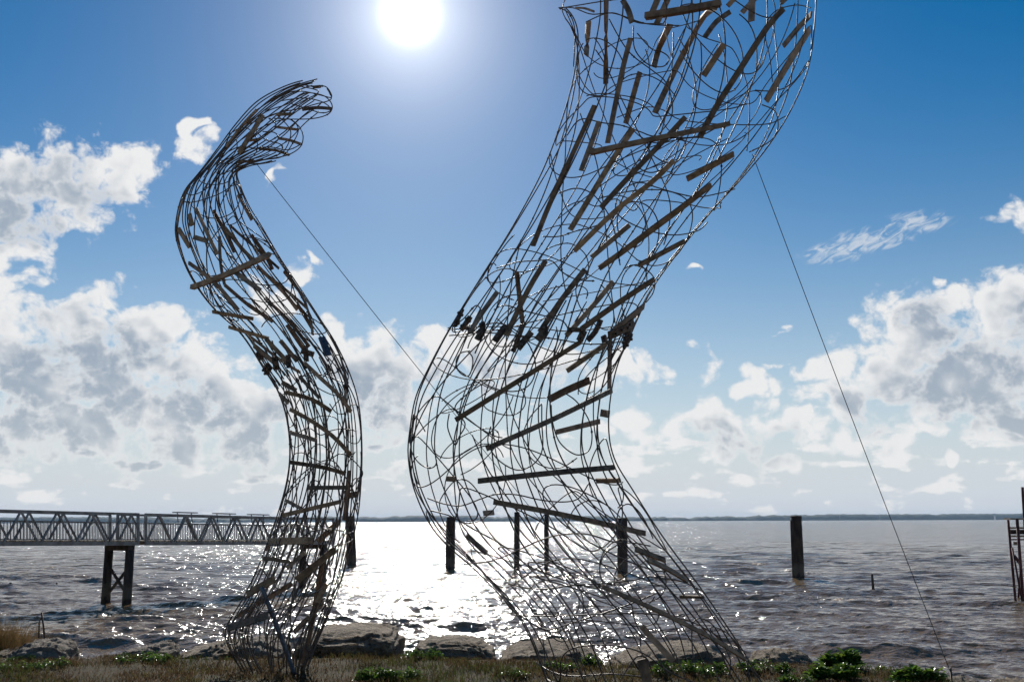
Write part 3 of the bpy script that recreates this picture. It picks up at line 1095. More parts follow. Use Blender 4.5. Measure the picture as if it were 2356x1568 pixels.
for i, tc_ in enumerate(np.linspace(0.055, 0.965, 15)):       # sinuous hoops
    n = 150
    span = r1.uniform(0.45, 1.0) * 2 * math.pi
    phi = r1.uniform(0, 6.28) + np.linspace(0, span, n)
    kf = r1.choice([2, 3, 3, 4])
    A = r1.uniform(0.018, 0.040)
    t_ = tc_ + r1.uniform(-0.012, 0.012) + A * np.sin(kf * phi + r1.uniform(0, 6.28))
    phi = phi + r1.uniform(0.02, 0.11) * np.sin(2 * kf * phi + r1.uniform(0, 6.28))
    lay_rod(big, BIG.p(np.clip(t_, 0.005, 0.995), phi, 0.992), r1.uniform(0.0055, 0.007))
for i in range(40):       # ovals and hooks
    n = 60
    tc_, pc = (r1.uniform(0.08, 0.5) if i % 2 else r1.uniform(0.5, 0.97)), even_phi(int(r1.integers(0, 12)), 12, r1)
    a0 = r1.uniform(0, 6.28)
    a_ = np.linspace(a0, a0 + r1.uniform(4.4, 6.2), n)
    row = BIG.row(np.array([tc_]))[0]
    hw = np.linalg.norm(row[3:6] - row[:3]) / 2
    rm = r1.uniform(0.20, 0.46)
    el = r1.uniform(0.9, 1.5)
    t_ = np.clip(tc_ + rm * el * np.sin(a_) / BIG.len, 0.003, 0.997)
    phi = pc + rm * np.cos(a_) / hw + 0.25 * np.sin(a_)
    lay_rod(big, BIG.p(t_, phi, 0.985), r1.uniform(0.0055, 0.0068))
# doubled rods along the outline, as the edges bundle
for ph in (math.pi - 0.14, math.pi + 0.32, 0.14, -0.34):
    t_ = np.linspace(0.0, 0.985, 110)
    phi = ph + wob(110, 0.14, r1, 3)
    lay_rod(big, BIG.p(t_, phi, 1.0), 0.0075)
# traced curves
for key, side, pts in [
    ('F', 'f', [(575, 265), (510, 280), (478, 340), (500, 410), (560, 440), (590, 380), (592, 310), (560, 268)]),
    ('F', 'f', [(1140, 640), (1150, 760), (1200, 900), (1310, 985), (1400, 960), (1425, 860), (1400, 740), (1320, 620), (1240, 560)]),
    ('F', 'b', [(1075, 632), (985, 740), (945, 870), (1000, 1010), (1110, 1075), (1220, 1072), (1320, 1010)]),
    ('F', 'f', [(720, 790), (700, 900), (760, 1010), (860, 1080), (940, 1090), (1030, 1040), (1080, 940), (1075, 760), (1075, 640)]),
    ('F', 'b', [(655, 500), (670, 640), (740, 690), (860, 712), (940, 670), (960, 590), (900, 480)]),
    ('F', 'f', [(430, 700), (420, 800), (470, 915), (500, 860), (540, 770), (470, 660), (560, 560), (700, 470)]),
    ('F', 'b', [(370, 1380), (365, 1310), (420, 1220), (480, 1165), (560, 1170), (640, 1260), (700, 1390)]),
    ('F', 'f', [(280, 1290), (400, 1330), (520, 1340), (660, 1290), (760, 1262), (900, 1265), (1060, 1300), (1220, 1315), (1330, 1290), (1400, 1190)]),
    ('F', 'f', [(1600, 1568), (1595, 1470), (1615, 1370), (1670, 1330), (1730, 1360), (1790, 1440), (1850, 1568)]),
    ('F', 'b', [(1250, 1500), (1290, 1380), (1360, 1320), (1440, 1305), (1530, 1340), (1620, 1420)]),
    ('F', 'f', [(590, 850), (700, 1090), (860, 1320), (1030, 1568)]),
    ('F', 'b', [(820, 400), (830, 700), (850, 900), (940, 1090), (1130, 1320), (1380, 1568)]),
    ('D', 'f', [(850, 200), (860, 380), (960, 500), (1080, 520), (1130, 460), (1080, 410), (990, 380), (880, 260)]),
    ('D', 'f', [(660, 150), (760, 330), (850, 440), (1010, 560), (1100, 640), (1150, 780), (1145, 920), (1050, 1050)]),
    ('D', 'b', [(480, 170), (680, 100), (900, 180), (1200, 190), (1400, 290), (1570, 350), (1650, 420), (1740, 660), (1760, 900), (1740, 1180)]),
    ('D', 'f', [(1680, 110), (1760, 190), (1810, 330), (1810, 560), (1720, 760), (1560, 1010), (1420, 1290)]),
    ('D', 'b', [(2240, 60), (2120, 40), (1960, 90), (1880, 230), (1920, 460), (1940, 640)]),
    ('D', 'f', [(1860, 820), (1960, 870), (1985, 980), (1960, 1060), (1900, 1120), (1760, 1190)]),
    ('D', 'f', [(330, 1060), (400, 960), (470, 930), (600, 960), (750, 980), (900, 1030), (1000, 1065), (1180, 1080), (1380, 1060), (1560, 960)]),
    ('D', 'b', [(720, 920), (940, 840), (1080, 860), (1200, 930), (1380, 960), (1620, 975), (1900, 970), (2040, 910)]),
    ('D', 'f', [(960, 1110), (990, 1200), (1100, 1270), (1200, 1260), (1260, 1120), (1180, 1090)]),
    ('D', 'f', [(830, 1170), (880, 1300), (1000, 1350), (1150, 1270), (1210, 1120)]),
    ('D', 'b', [(270, 65), (420, 40), (640, 5), (900, -25)]),
    ('D', 'f', [(265, 60), (380, 62), (520, 110), (700, 105), (950, 185), (1210, 200)]),
    ('D', 'f', [(265, 62), (340, 100), (385, 200), (390, 350), (380, 520)]),
    ('E', 'f', [(1340, 330), (1400, 260), (1500, 225), (1620, 260), (1760, 300), (1900, 325), (2050, 300), (2160, 270)]),
    ('E', 'f', [(930, 300), (1050, 265), (1160, 300), (1250, 400), (1310, 520), (1340, 680), (1360, 800)]),
    ('E', 'b', [(990, 390), (1090, 355), (1200, 390), (1330, 340), (1450, 420), (1530, 350), (1750, 360), (1950, 400), (2110, 400)]),
    ('E', 'f', [(1340, 330), (1330, 420), (1400, 490), (1560, 560), (1740, 590), (1900, 560), (1970, 500)]),
    ('E', 'f', [(500, 820), (640, 780), (760, 770), (880, 770), (960, 850), (1060, 900), (1180, 910)]),
    ('E', 'b', [(790, 760), (850, 690), (960, 650), (1040, 660), (1120, 730), (1140, 830), (1120, 900)]),
    ('E', 'f', [(820, 600), (930, 600), (1060, 560), (1180, 530), (1320, 460)]),
    ('E', 'f', [(1380, 830), (1450, 800), (1540, 830), (1600, 900), (1590, 990), (1540, 1060)]),
    ('E', 'f', [(160, 1240), (260, 1180), (360, 1080), (400, 1180), (330, 1270)]),
    ('E', 'f', [(480, 1110), (560, 1080), (700, 1120), (860, 1160), (960, 1190), (1000, 1250)]),
    ('E', 'b', [(140, 1250), (400, 1230), (700, 1230), (1000, 1260), (1250, 1235), (1420, 1210)]),
    ('E', 'f', [(170, 1290), (420, 1270), (640, 1290), (880, 1310), (1150, 1350), (1390, 1330)]),
    ('G', 'f', [(120, 150), (260, 190), (420, 280), (600, 380), (760, 510), (930, 680), (1060, 860), (1160, 1130), (1240, 1300)]),
    ('G', 'f', [(350, 510), (560, 480), (860, 350), (1020, 310), (1180, 310), (1350, 360), (1500, 370), (1600, 390)]),
    ('G', 'f', [(620, 830), (700, 855), (1000, 858), (1400, 842), (1640, 850), (1880, 900), (2080, 1010)]),
    ('G', 'f', [(640, 640), (760, 670), (900, 678), (1100, 650), (1300, 640), (1480, 620), (1600, 600), (1800, 625), (1950, 690)]),
    ('G', 'b', [(820, 990), (860, 920), (1000, 885), (1140, 885), (1400, 910), (1540, 930), (1640, 900), (1660, 820)]),
    ('G', 'f', [(830, 1170), (950, 1240), (1100, 1265), (1340, 1250), (1600, 1275)]),
    ('G', 'f', [(1890, 1150), (1880, 980), (1900, 890), (1960, 880), (2030, 930), (2090, 1040), (2140, 1160), (2130, 1260)]),
    ('G', 'b', [(1640, 1020), (1560, 1000), (1500, 900), (1470, 760), (1420, 660), (1300, 640), (1260, 560), (1290, 450), (1380, 380)]),
    ('G', 'f', [(1400, 1290), (1470, 1180), (1520, 1130), (1580, 1150), (1620, 1260)]),
    ('G', 'b', [(740, 600), (700, 540), (640, 660), (600, 760), (640, 850)]),
]:
    fn, s_ = SC[key]
    q, _ = BIG.path([fn(*p_) for p_ in pts], side, max(18, len(pts) * 7), smooth=False)
    lay_rod(big, q, 0.0066)

BIG_SLATS = [
    ('D', 'b', 38, [(497, 175), (480, 430)]), ('D', 'b', 38, [(637, -30), (633, 655)]), ('D', 'f', 36, [(828, 298), (770, 520), (720, 760), (648, 1118)]),
    ('D', 'b', 38, [(900, 565), (845, 760), (790, 965)]), ('D', 'f', 38, [(545, 825), (330, 1300), (205, 1568), (62, 1924)]),
    ('D', 'f', 36, [(580, 950), (520, 1120), (440, 1335)]), ('D', 'f', 40, [(850, 1005), (700, 1230), (500, 1560), (354, 1800)]),
    ('D', 'f', 40, [(1258, 915), (1050, 1140), (800, 1400), (594, 1627)]), ('D', 'f', 40, [(1165, 1255), (1000, 1420), (712, 1648), (386, 1965)]),
    ('D', 'f', 44, [(1635, 1205), (1270, 1400)]), ('D', 'b', 42, [(1135, 195), (1050, 380), (1010, 520)]),
    ('D', 'b', 42, [(1480, 65), (1400, 130), (1290, 330), (1180, 540), (1020, 880)]), ('D', 'b', 36, [(1610, 90), (1500, 170), (1410, 290)]),
    ('D', 'f', 46, [(1560, 345), (1400, 590)]), ('D', 'f', 42, [(2025, 70), (1900, 210), (1700, 520), (1490, 850), (1370, 1075)]),
    ('D', 'b', 42, [(2245, 110), (2140, 220), (2025, 360)]), ('D', 'f', 50, [(2230, 230), (2050, 520), (1890, 790)]),
    ('D', 'b', 46, [(1780, -20), (1775, 165)]), ('D', 'b', 40, [(765, 0), (810, 80), (838, 175)]),
    ('D', 'b', 42, [(1050, -30), (975, 150)]), ('D', 'b', 40, [(1135, -40), (1030, 190)]), ('D', 'b', 36, [(1830, -40), (1700, 100)]),
    ('D', 'b', 14, [(400, 60), (470, 65), (540, 90)]), ('D', 'b', 34, [(1660, -30), (1590, 45)]), ('D', 'f', 34, [(2080, -50), (2010, 20)]),
    ('E', 'f', 36, [(1993, 242), (1790, 400), (1400, 690), (1215, 820)]), ('E', 'f', 34, [(1425, 520), (1160, 745)]), ('E', 'f', 34, [(1805, 635), (1490, 800)]),
    ('E', 'f', 36, [(1595, 900), (1350, 1060), (1090, 1245)]), ('E', 'f', 34, [(1310, 915), (1180, 1070), (985, 1290)]), ('E', 'f', 38, [(1115, 830), (960, 1030), (800, 1265)]),
    ('E', 'f', 34, [(840, 770), (720, 970), (565, 1290)]), ('E', 'b', 30, [(640, 850), (660, 1040), (682, 1220)]), ('E', 'f', 34, [(505, 985), (400, 1130), (310, 1270)]),
    ('E', 'f', 44, [(1525, 1085), (1300, 1270)]), ('F', 'b', 34, [(1550, 190), (1545, 545)]), ('E', 'f', 34, [(1260, 1350), (990, 1535)]),
    ('F', 'f', 34, [(1345, 202), (900, 480), (475, 745)]), ('F', 'b', 48, [(1405, 470), (1245, 540), (1122, 605)]), ('F', 'f', 36, [(1562, 540), (1120, 755), (690, 945)]),
    ('F', 'b', 34, [(1477, 755), (1175, 830)]), ('F', 'b', 50, [(1488, 695), (1542, 705)]), ('F', 'f', 36, [(1575, 1075), (1100, 1118), (632, 1170)]),
    ('F', 'b', 34, [(1612, 1165), (1455, 1168)]), ('F', 'f', 36, [(412, 1153), (472, 1157)]), ('F', 'f', 36, [(740, 1315), (1200, 1400), (1795, 1535)]),
    ('F', 'b', 34, [(668, 1395), (742, 1388)]), ('G', 'b', 34, [(363, 315), (500, 440)]), ('G', 'f', 34, [(1500, 410), (1700, 485)]),
    ('G', 'f', 36, [(1585, 480), (1720, 545), (1848, 622)]), ('G', 'f', 26, [(1275, 660), (1640, 820), (2000, 1000), (2240, 1150)]), ('G', 'b', 20, [(1800, 728), (1958, 732)]),
    ('G', 'b', 38, [(1542, 928), (1660, 1060), (1757, 1162)]), ('G', 'f', 62, [(1543, 1150), (1585, 1320)]),
]
for i, sp in enumerate(BIG_SLATS):
    lay_slat(BIG, big, sp, 'slat', 'slat' if i % 3 else 'slat2', 0.022)
for sp in (('D', 'f', 34, [(1597, 970), (1000, 1090), (512, 1195)]), ('D', 'b', 44, [(1532, 25), (1240, 80), (945, 127)])):
    lay_slat(BIG, big, sp, 'crossbeam', 'slat', 0.07)
for sp in [
    ('E', 'f', 34, [(265, 1115), (215, 1230)]), ('E', 'f', 38, [(322, 1162), (255, 1258)]), ('E', 'f', 38, [(400, 1205), (405, 1250), (365, 1322)]),
    ('E', 'f', 40, [(565, 1228), (490, 1335)]), ('E', 'b', 30, [(685, 1218), (615, 1405)]), ('E', 'f', 42, [(742, 1268), (648, 1385)]),
    ('E', 'f', 58, [(818, 1228), (830, 1260), (785, 1325)]), ('E', 'f', 32, [(990, 1250), (1110, 1252)]), ('E', 'f', 46, [(1105, 1255), (1072, 1328)]),
    ('E', 'b', 34, [(1222, 1178), (1185, 1260), (1130, 1322)]), ('E', 'b', 38, [(1240, 1290), (1252, 1345)]), ('E', 'f', 58, [(1275, 1290), (1440, 1215)]),
    ('E', 'b', 50, [(1442, 1195), (1378, 1345)]), ('E', 'f', 40, [(1432, 1288), (1378, 1372)]), ('E', 'b', 36, [(560, 1250), (600, 1270)]),
    ('E', 'b', 30, [(300, 1240), (345, 1262)]), ('E', 'f', 46, [(1330, 1270), (1440, 1190)]),
]:
    lay_bracket(BIG, big, sp)

# ---- the small sculpture
SM_Y = 11.7
SMALL = Body([
    (575, 1590, 690, 1590), (560, 1545, 705, 1545), (535, 1500, 720, 1500), (522, 1445, 744, 1440), (562, 1372, 766, 1385),
    (600, 1292, 792, 1310), (640, 1182, 820, 1200), (662, 1100, 830, 1110), (668, 1030, 832, 1020), (660, 960, 825, 930),
    (640, 900, 806, 862), (608, 848, 772, 788), (558, 772, 735, 730), (492, 710, 692, 664), (442, 640, 642, 588),
    (411, 562, 598, 512), (408, 512, 572, 470), (424, 452, 552, 425), (458, 405, 545, 392), (502, 345, 575, 378),
    (545, 290, 632, 366), (590, 243, 688, 340), (640, 212, 725, 296), (690, 192, 756, 262), (735, 184, 766, 232)],
    SM_Y, [0.8] * 8 + [0.85] * 10 + [0.9] * 7)
sb = on_plane(278, 668, 0)
small = thing('wire_sculpture', (sb.x, SM_Y, 0.0), 'smaller slender sculpture of bent steel rods with a curled open tip', 'sculpture')
r2 = np.random.default_rng(23)
TJ2 = 0.455
for i in range(22):
    for (t0, t1) in ((0.0, TJ2 + 0.02), (TJ2 - 0.02, None)):
        ph = even_phi(i, 22, r2)
        end = t1 if t1 else (0.99 if math.cos(ph) < 0.35 else 0.885)
        t_ = np.linspace(t0 + r2.uniform(0, 0.02), end - r2.uniform(0, 0.02), N)
        sw = r2.choice([-1, 1]) * r2.uniform(0.1, 0.8)
        phi = ph + sw * (t_ - (t0 + end) / 2) * 2 + wob(N, 0.07, r2)
        if not t1:
            phi = ph + (phi - ph) * np.clip((0.98 - t_) / 0.25, 0, 1)
        lay_rod(small, SMALL.p(t_, phi, 1 + r2.uniform(-0.02, 0.01)), r2.uniform(0.0062, 0.0078))
for i in range(14):
    ta = r2.uniform(0.0, 0.6)
    tb = min(0.86, ta + r2.uniform(0.2, 0.4))
    t_ = np.linspace(ta, tb, N)
    phi = r2.uniform(0, 6.28) + (1 if i % 2 else -1) * np.linspace(0, r2.uniform(1.0, 2.4), N) + wob(N, 0.06, r2)
    lay_rod(small, SMALL.p(t_, phi, 0.985), r2.uniform(0.006, 0.0074))
for tc_ in np.linspace(0.06, 0.83, 11):
    n = 110
    phi = r2.uniform(0, 6.28) + np.linspace(0, r2.uniform(0.45, 1.0) * 2 * math.pi, n)
    kf = r2.choice([2, 3, 3])
    t_ = tc_ + r2.uniform(0.012, 0.030) * np.sin(kf * phi + r2.uniform(0, 6.28))
    phi = phi + r2.uniform(0.02, 0.14) * np.sin(2 * kf * phi + r2.uniform(0, 6.28))
    lay_rod(small, SMALL.p(np.clip(t_, 0.005, 0.99), phi, 0.99), r2.uniform(0.0055, 0.0068))
for i in range(24):
    n = 46
    tc_, pc, a0 = r2.uniform(0.08, 0.84), r2.uniform(0, 6.28), r2.uniform(0, 6.28)
    a_ = np.linspace(a0, a0 + r2.uniform(3.0, 5.4), n)
    row = SMALL.row(np.array([tc_]))[0]
    hw = np.linalg.norm(row[3:6] - row[:3]) / 2
    rm = r2.uniform(0.10, 0.22)
    t_ = np.clip(tc_ + rm * r2.uniform(1.0, 2.2) * np.sin(a_) / SMALL.len, 0.003, 0.99)
    lay_rod(small, SMALL.p(t_, pc + rm * np.cos(a_) / hw + 0.25 * np.sin(a_), 0.985), 0.006)
for i in range(14):       # the tangle of rod ends at the foot
    t_ = np.linspace(0.0, r2.uniform(0.10, 0.24), 30)
    phi = r2.uniform(0, 6.28) + r2.uniform(-3, 3) * (t_ + 0.02) * 2 + wob(30, 0.12, r2)
    lay_rod(small, SMALL.p(t_, phi, r2.uniform(0.6, 1.0)), r2.uniform(0.0055, 0.0075))
for ph in (math.pi - 0.2, -0.15):
    t_ = np.linspace(0.0, 0.80, 100)
    lay_rod(small, SMALL.p(t_, ph + wob(100, 0.06, r2, 4), 1.0), 0.0075)
for side, dy, pts in [      # the curled tip
    ('f', -0.05, [(280, 600), (420, 400), (560, 250), (680, 155), (780, 112), (875, 85)]),
    ('f', 0.05, [(300, 560), (440, 380), (570, 260), (700, 160), (860, 95)]),
    ('f', -0.2, [(560, 245), (680, 170), (780, 118), (850, 125), (915, 124), (945, 160), (945, 182), (900, 172), (800, 150), (720, 160), (600, 250)]),
    ('f', -0.28, [(480, 330), (620, 250), (720, 215), (800, 160), (895, 168), (940, 200), (952, 238), (925, 272), (850, 292), (740, 295), (640, 290)]),
    ('f', -0.32, [(520, 320), (660, 265), (780, 240), (870, 215), (930, 200), (948, 180), (925, 135)]),
    ('b', 0.2, [(600, 290), (700, 250), (800, 200), (880, 150), (775, 122)]),
    ('b', 0.1, [(740, 215), (820, 240), (900, 262), (945, 245), (900, 205), (800, 185), (680, 200)]),
    ('f', -0.25, [(430, 560), (470, 540), (560, 515), (640, 500), (725, 480), (785, 440), (800, 385), (780, 335), (735, 297)]),
    ('f', -0.15, [(400, 470), (470, 440), (570, 450), (660, 458), (728, 482)]),
    ('b', 0.2, [(420, 500), (520, 455), (620, 440), (720, 455), (790, 425)]),
    ('b', 0.25, [(480, 400), (560, 350), (650, 310), (735, 297), (775, 350), (740, 430), (690, 490), (610, 505)]),
    ('f', -0.1, [(470, 480), (560, 400), (650, 345), (650, 310), (620, 290)]),
    ('f', -0.3, [(540, 340), (600, 400), (680, 425), (690, 455), (660, 490)]),
    ('b', 0.15, [(660, 270), (720, 330), (735, 380), (700, 460), (620, 500), (540, 512), (455, 520), (455, 640)]),
    ('f', -0.2, [(590, 360), (650, 365), (670, 395), (640, 430), (560, 480), (470, 510)]),
]:
    pts = np.array([cA(*p_) for p_ in pts])
    pp = catmull(pts, 44)
    u_ = np.linspace(0, 1, 44)
    dep = SM_Y + dy * np.sin(math.pi * np.clip(u_ * 1.15, 0, 1))
    lay_rod(small, [at(a, c, y) for (a, c), y in zip(pp, dep)], 0.0066)
for key, side, pts in [
    ('B', 'f', [(890, 460), (960, 455), (980, 520), (940, 595), (895, 560), (885, 480)]),
    ('B', 'f', [(1100, 470), (1140, 430), (1220, 420), (1260, 380), (1300, 430), (1330, 520)]),
    ('B', 'b', [(780, 880), (800, 905), (835, 890), (850, 840)]),
    ('B', 'f', [(1160, 700), (1220, 780), (1290, 790), (1330, 750)]),
    ('B', 'f', [(880, 960), (980, 920), (1080, 980), (1180, 940), (1290, 925), (1400, 945)]),
    ('B', 'f', [(960, 1180), (1010, 1090), (1080, 1065), (1150, 1120), (1160, 1200), (1250, 1150), (1340, 1180), (1440, 1280), (1455, 1340), (1410, 1400)]),
    ('B', 'b', [(820, 1200), (850, 1150), (920, 1140), (990, 1180), (1080, 1220)]),
    ('B', 'f', [(970, 1460), (1000, 1390), (1060, 1400), (1090, 1470), (1060, 1560)]),
    ('C', 'f', [(120, 1060), (85, 1170), (115, 1260), (170, 1280), (200, 1240), (180, 1150)]),
    ('C', 'f', [(220, 1150), (300, 1110), (350, 1130), (360, 1210), (340, 1290), (280, 1340)]),
    ('C', 'b', [(500, 390), (580, 385), (660, 420), (720, 500), (760, 560)]),
    ('C', 'f', [(1030, 440), (1070, 430), (1065, 480), (1020, 510), (900, 540)]),
]:
    fn, s_ = SC[key]
    q, _ = SMALL.path([fn(*p_) for p_ in pts], side, max(18, len(pts) * 7), smooth=False)
    lay_rod(small, q, 0.0062)
SM_SLATS = [
    ('A', 'f', 22, [(590, 272), (530, 370), (465, 472)]), ('A', 'b', 12, [(650, 335), (775, 350)]), ('A', 'b', 12, [(670, 395), (730, 405), (792, 427)]),
    ('A', 'b', 12, [(570, 450), (660, 458), (727, 482)]), ('A', 'b', 15, [(795, 245), (870, 235), (947, 240)]), ('A', 'b', 11, [(455, 520), (545, 512)]),
    ('A', 'b', 12, [(500, 410), (577, 398)]), ('A', 'f', 22, [(205, 790), (220, 850)]), ('A', 'f', 24, [(150, 868), (207, 962)]), ('A', 'f', 24, [(228, 910), (302, 932)]),
    ('A', 'f', 18, [(240, 760), (300, 890), (352, 1000)]), ('A', 'b', 18, [(330, 770), (390, 880), (442, 990)]), ('A', 'f', 17, [(390, 860), (480, 970), (552, 1042)]),
    ('A', 'b', 18, [(530, 900), (600, 1000), (640, 1080)]), ('A', 'f', 18, [(203, 1045), (340, 1150), (462, 1292)]),
    ('A', 'f', 24, [(440, 1090), (577, 1190)]), ('A', 'f', 17, [(328, 1300), (540, 1337)]), ('A', 'f', 17, [(413, 1380), (620, 1440)]), ('A', 'b', 17, [(510, 1260), (642, 1352)]),
    ('A', 'b', 17, [(600, 1230), (720, 1340), (832, 1482)]), ('A', 'b', 16, [(390, 1160), (520, 1270), (602, 1322)]), ('A', 'b', 17, [(700, 1090), (802, 1222)]),
    ('A', 'b', 16, [(460, 690), (532, 822)]), ('A', 'b', 17, [(560, 1060), (700, 1200), (770, 1290)]), ('A', 'f', 14, [(660, 270), (740, 268)]), ('A', 'b', 13, [(850, 128), (893, 124)]),
    ('A', 'b', 17, [(770, 1260), (850, 1390)]), ('A', 'f', 15, [(560, 245), (480, 330), (400, 440)]),
    ('B', 'f', 44, [(482, 178), (682, 345)]), ('B', 'f', 36, [(590, 120), (790, 332)]), ('B', 'b', 36, [(720, 135), (872, 322)]), ('B', 'b', 34, [(780, -5), (922, 202)]),
    ('B', 'f', 32, [(935, 335), (1090, 480), (1240, 620), (1352, 772)]), ('B', 'f', 30, [(890, 455), (1072, 652)]), ('B', 'f', 38, [(735, 510), (862, 582)]),
    ('B', 'f', 36, [(768, 598), (1000, 660), (1172, 767)]), ('B', 'f', 36, [(710, 612), (792, 692)]), ('B', 'f', 36, [(808, 750), (1000, 855), (1200, 1000), (1352, 1162)]),
    ('B', 'f', 36, [(800, 955), (1042, 1027)]), ('B', 'f', 36, [(815, 1225), (1100, 1270), (1302, 1327)]), ('B', 'f', 36, [(965, 1453), (1322, 1450)]),
    ('B', 'b', 50, [(1335, 1522), (1412, 1510)]), ('C', 'f', 25, [(553, 185), (672, 247)]), ('C', 'f', 30, [(533, 302), (750, 250), (962, 200)]),
    ('C', 'f', 46, [(430, 500), (772, 490)]), ('C', 'b', 42, [(442, 488), (405, 565)]), ('C', 'b', 42, [(962, 348), (798, 502)]), ('C', 'f', 25, [(388, 625), (597, 657)]),
    ('C', 'f', 28, [(702, 583), (563, 702)]), ('C', 'f', 48, [(932, 558), (638, 792)]), ('C', 'f', 52, [(475, 780), (262, 902)]), ('C', 'b', 36, [(605, 818), (330, 980), (188, 1067)]),
    ('C', 'f', 48, [(425, 1058), (118, 1157)]), ('C', 'b', 36, [(842, 615), (800, 860), (740, 1200), (660, 1560)]), ('C', 'f', 40, [(862, 818), (795, 965)]),
    ('C', 'b', 32, [(842, 960), (618, 1192)]), ('C', 'b', 30, [(1040, -40), (1020, 180), (1000, 340)]),
]
for i, sp in enumerate(SM_SLATS):
    lay_slat(SMALL, small, sp, 'slat', 'slat' if i % 3 else 'slat2', 0.020)
for i in range(7):      # long slender slats raking round the upper half
    ta = 0.50 + 0.045 * i + r2.uniform(-0.01, 0.01)
    t_ = np.linspace(ta, ta - r2.uniform(0.07, 0.12), 9)
    phi = r2.uniform(0, 6.28) + np.linspace(0, r2.uniform(0.3, 0.9), 9)
    q = SMALL.p(t_, phi, 0.975)
    row = SMALL.row(t_)
    cen = (row[:, :3] + row[:, 3:6]) / 2
    v, f = strip([Vector(a) for a in q], q - cen, r2.uniform(0.026, 0.038), 0.016)
    link_mesh('slat', v, f, M['slat2'], small)
lay_slat(SMALL, small, ('A', 'f', 24, [(622, 1003), (400, 1105), (222, 1172)]), 'crossbeam', 'slat', 0.06)
for sp in [('B', 'f', 46, [(580, 375), (612, 435)]), ('B', 'f', 50, [(672, 275), (692, 395)]), ('B', 'f', 40, [(792, 262), (802, 382)]),
           ('B', 'b', 42, [(940, 180), (952, 322)]), ('B', 'b', 50, [(905, 225), (1015, 260)]), ('B', 'f', 36, [(520, 235), (560, 300)]),
           ('B', 'f', 34, [(1290, 530), (1308, 565)]), ('B', 'f', 40, [(600, 340), (640, 400)])]:
    lay_bracket(SMALL, small, sp)
o = lay_slat(SMALL, small, ('B', 'f', 62, [(1090, 105), (1150, 268)]), 'patch_plate', 'blueplate', 0.03)
o['label'] = 'dark blue square plate on the rod lattice'
pp = [at(*cC(a, c), y) for a, c, y in ((375, 845, 11.35), (480, 1120, 11.4), (560, 1330, 11.5), (640, 1560, 11.6))]
pp.append(pp[-1] + (pp[-1] - pp[-2]) * 0.15)
v, f = tube(catmull([tuple(q) for q in pp], 20), 0.026, 10)
o = link_mesh('prop_pole', v, f, M['steel'], small, True)
o['label'] = 'blue grey steel prop pole leaning at the foot'

# ---- guy wires
for (a, ya, c, yc, lab) in (
        ((590 * K, 376 * K), SM_Y - 0.05, (640.4, 640.5), 14.1, 'thin cable from the tip of the smaller sculpture down behind the large one'),
        ((1731 * K, 354 * K), BIG_Y, (951.0, 672.5), 11.5, 'thin cable from the right side of the large sculpture to the ground')):
    p0, p1 = at(a[0], a[1], ya), at(c[0], c[1], yc)
    pts = []
    for i in range(30):
        f_ = i / 29
        q = p0.lerp(p1, f_)
        q.z -= 0.05 * math.sin(math.pi * f_)
        pts.append(q)
    e = thing('guy_wire', p1, lab, 'cable')
    v, f = tube(pts, 0.0042, 6)
    link_mesh('cable', v, f, M['cable'], e, True)
    gz = float(ground_z(p1.x, p1.y))
    v, f = tube([p1 + Vector((0, 0, 0.06)), (p1.x, p1.y, min(gz, p1.z) - 0.15)], 0.012, 6)
    link_mesh('anchor_pin', v, f, M['rod'], e, True)


# ------------------------------------------------------------------ boulders
def boulder(px0, px1, ptop, pbase, yy, seed, label, material='rock', depth=0.8, ridge=0.0, flat=0.55):
    """a limestone block filling this span of the view at distance yy"""
    c0, c1 = at(px0, pbase, yy), at(px1, pbase, yy)
    top = at((px0 + px1) / 2, ptop, yy)
    half = (c1.x - c0.x) / 2
    zb = min(c0.z, c1.z) - 0.45
    hgt = (top.z - zb) * 0.93
    cen = Vector(((c0.x + c1.x) / 2, yy + depth * 0.4, zb))
    nu, nv = 84, 44
    vs = []
    mnoise.seed_set(seed)
    off = Vector((seed * 3.1, seed * 1.7, seed * 0.9))
    for j in range(nv + 1):
        th = math.pi * j / nv
        for i in range(nu):
            ph = 2 * math.pi * i / nu
            n_ = Vector((math.sin(th) * math.cos(ph), math.sin(th) * math.sin(ph), math.cos(th)))
            q = Vector([math.copysign(abs(c) ** flat, c) for c in n_])
            w1 = mnoise.fractal(n_ * 1.3 + off, 1.0, 2.0, 3)
            w2 = mnoise.fractal(n_ * 5.0 + off, 0.8, 2.1, 4)
            w3 = mnoise.fractal(n_ * 17.0 + off, 0.7, 2.1, 3)
            r = 1 + 0.16 * w1 + 0.085 * w2 + 0.045 * w3
            x = q.x * half * (0.93 * r)
            y = q.y * depth * r
            z = hgt * 0.5 * (1 + q.z * (0.93 + 0.10 * w1 + 0.10 * w2 + 0.05 * w3))
            z *= 1 + ridge * (x / half) * 0.5 - 0.22 * max(0.0, abs(x / half) - 0.55)
            vs.append((cen.x + x, cen.y + y, zb + z))
    fs = []
    for j in range(nv):
        for i in range(nu):
            i2 = (i + 1) % nu
            fs.append((j * nu + i, (j + 1) * nu + i, (j + 1) * nu + i2, j * nu + i2))
    o = link_mesh('boulder', vs, np.array(fs), M[material], None, True, origin=(cen.x, cen.y, zb))
    return tag(o, label, 'boulder', 'limestone boulders along the shore')


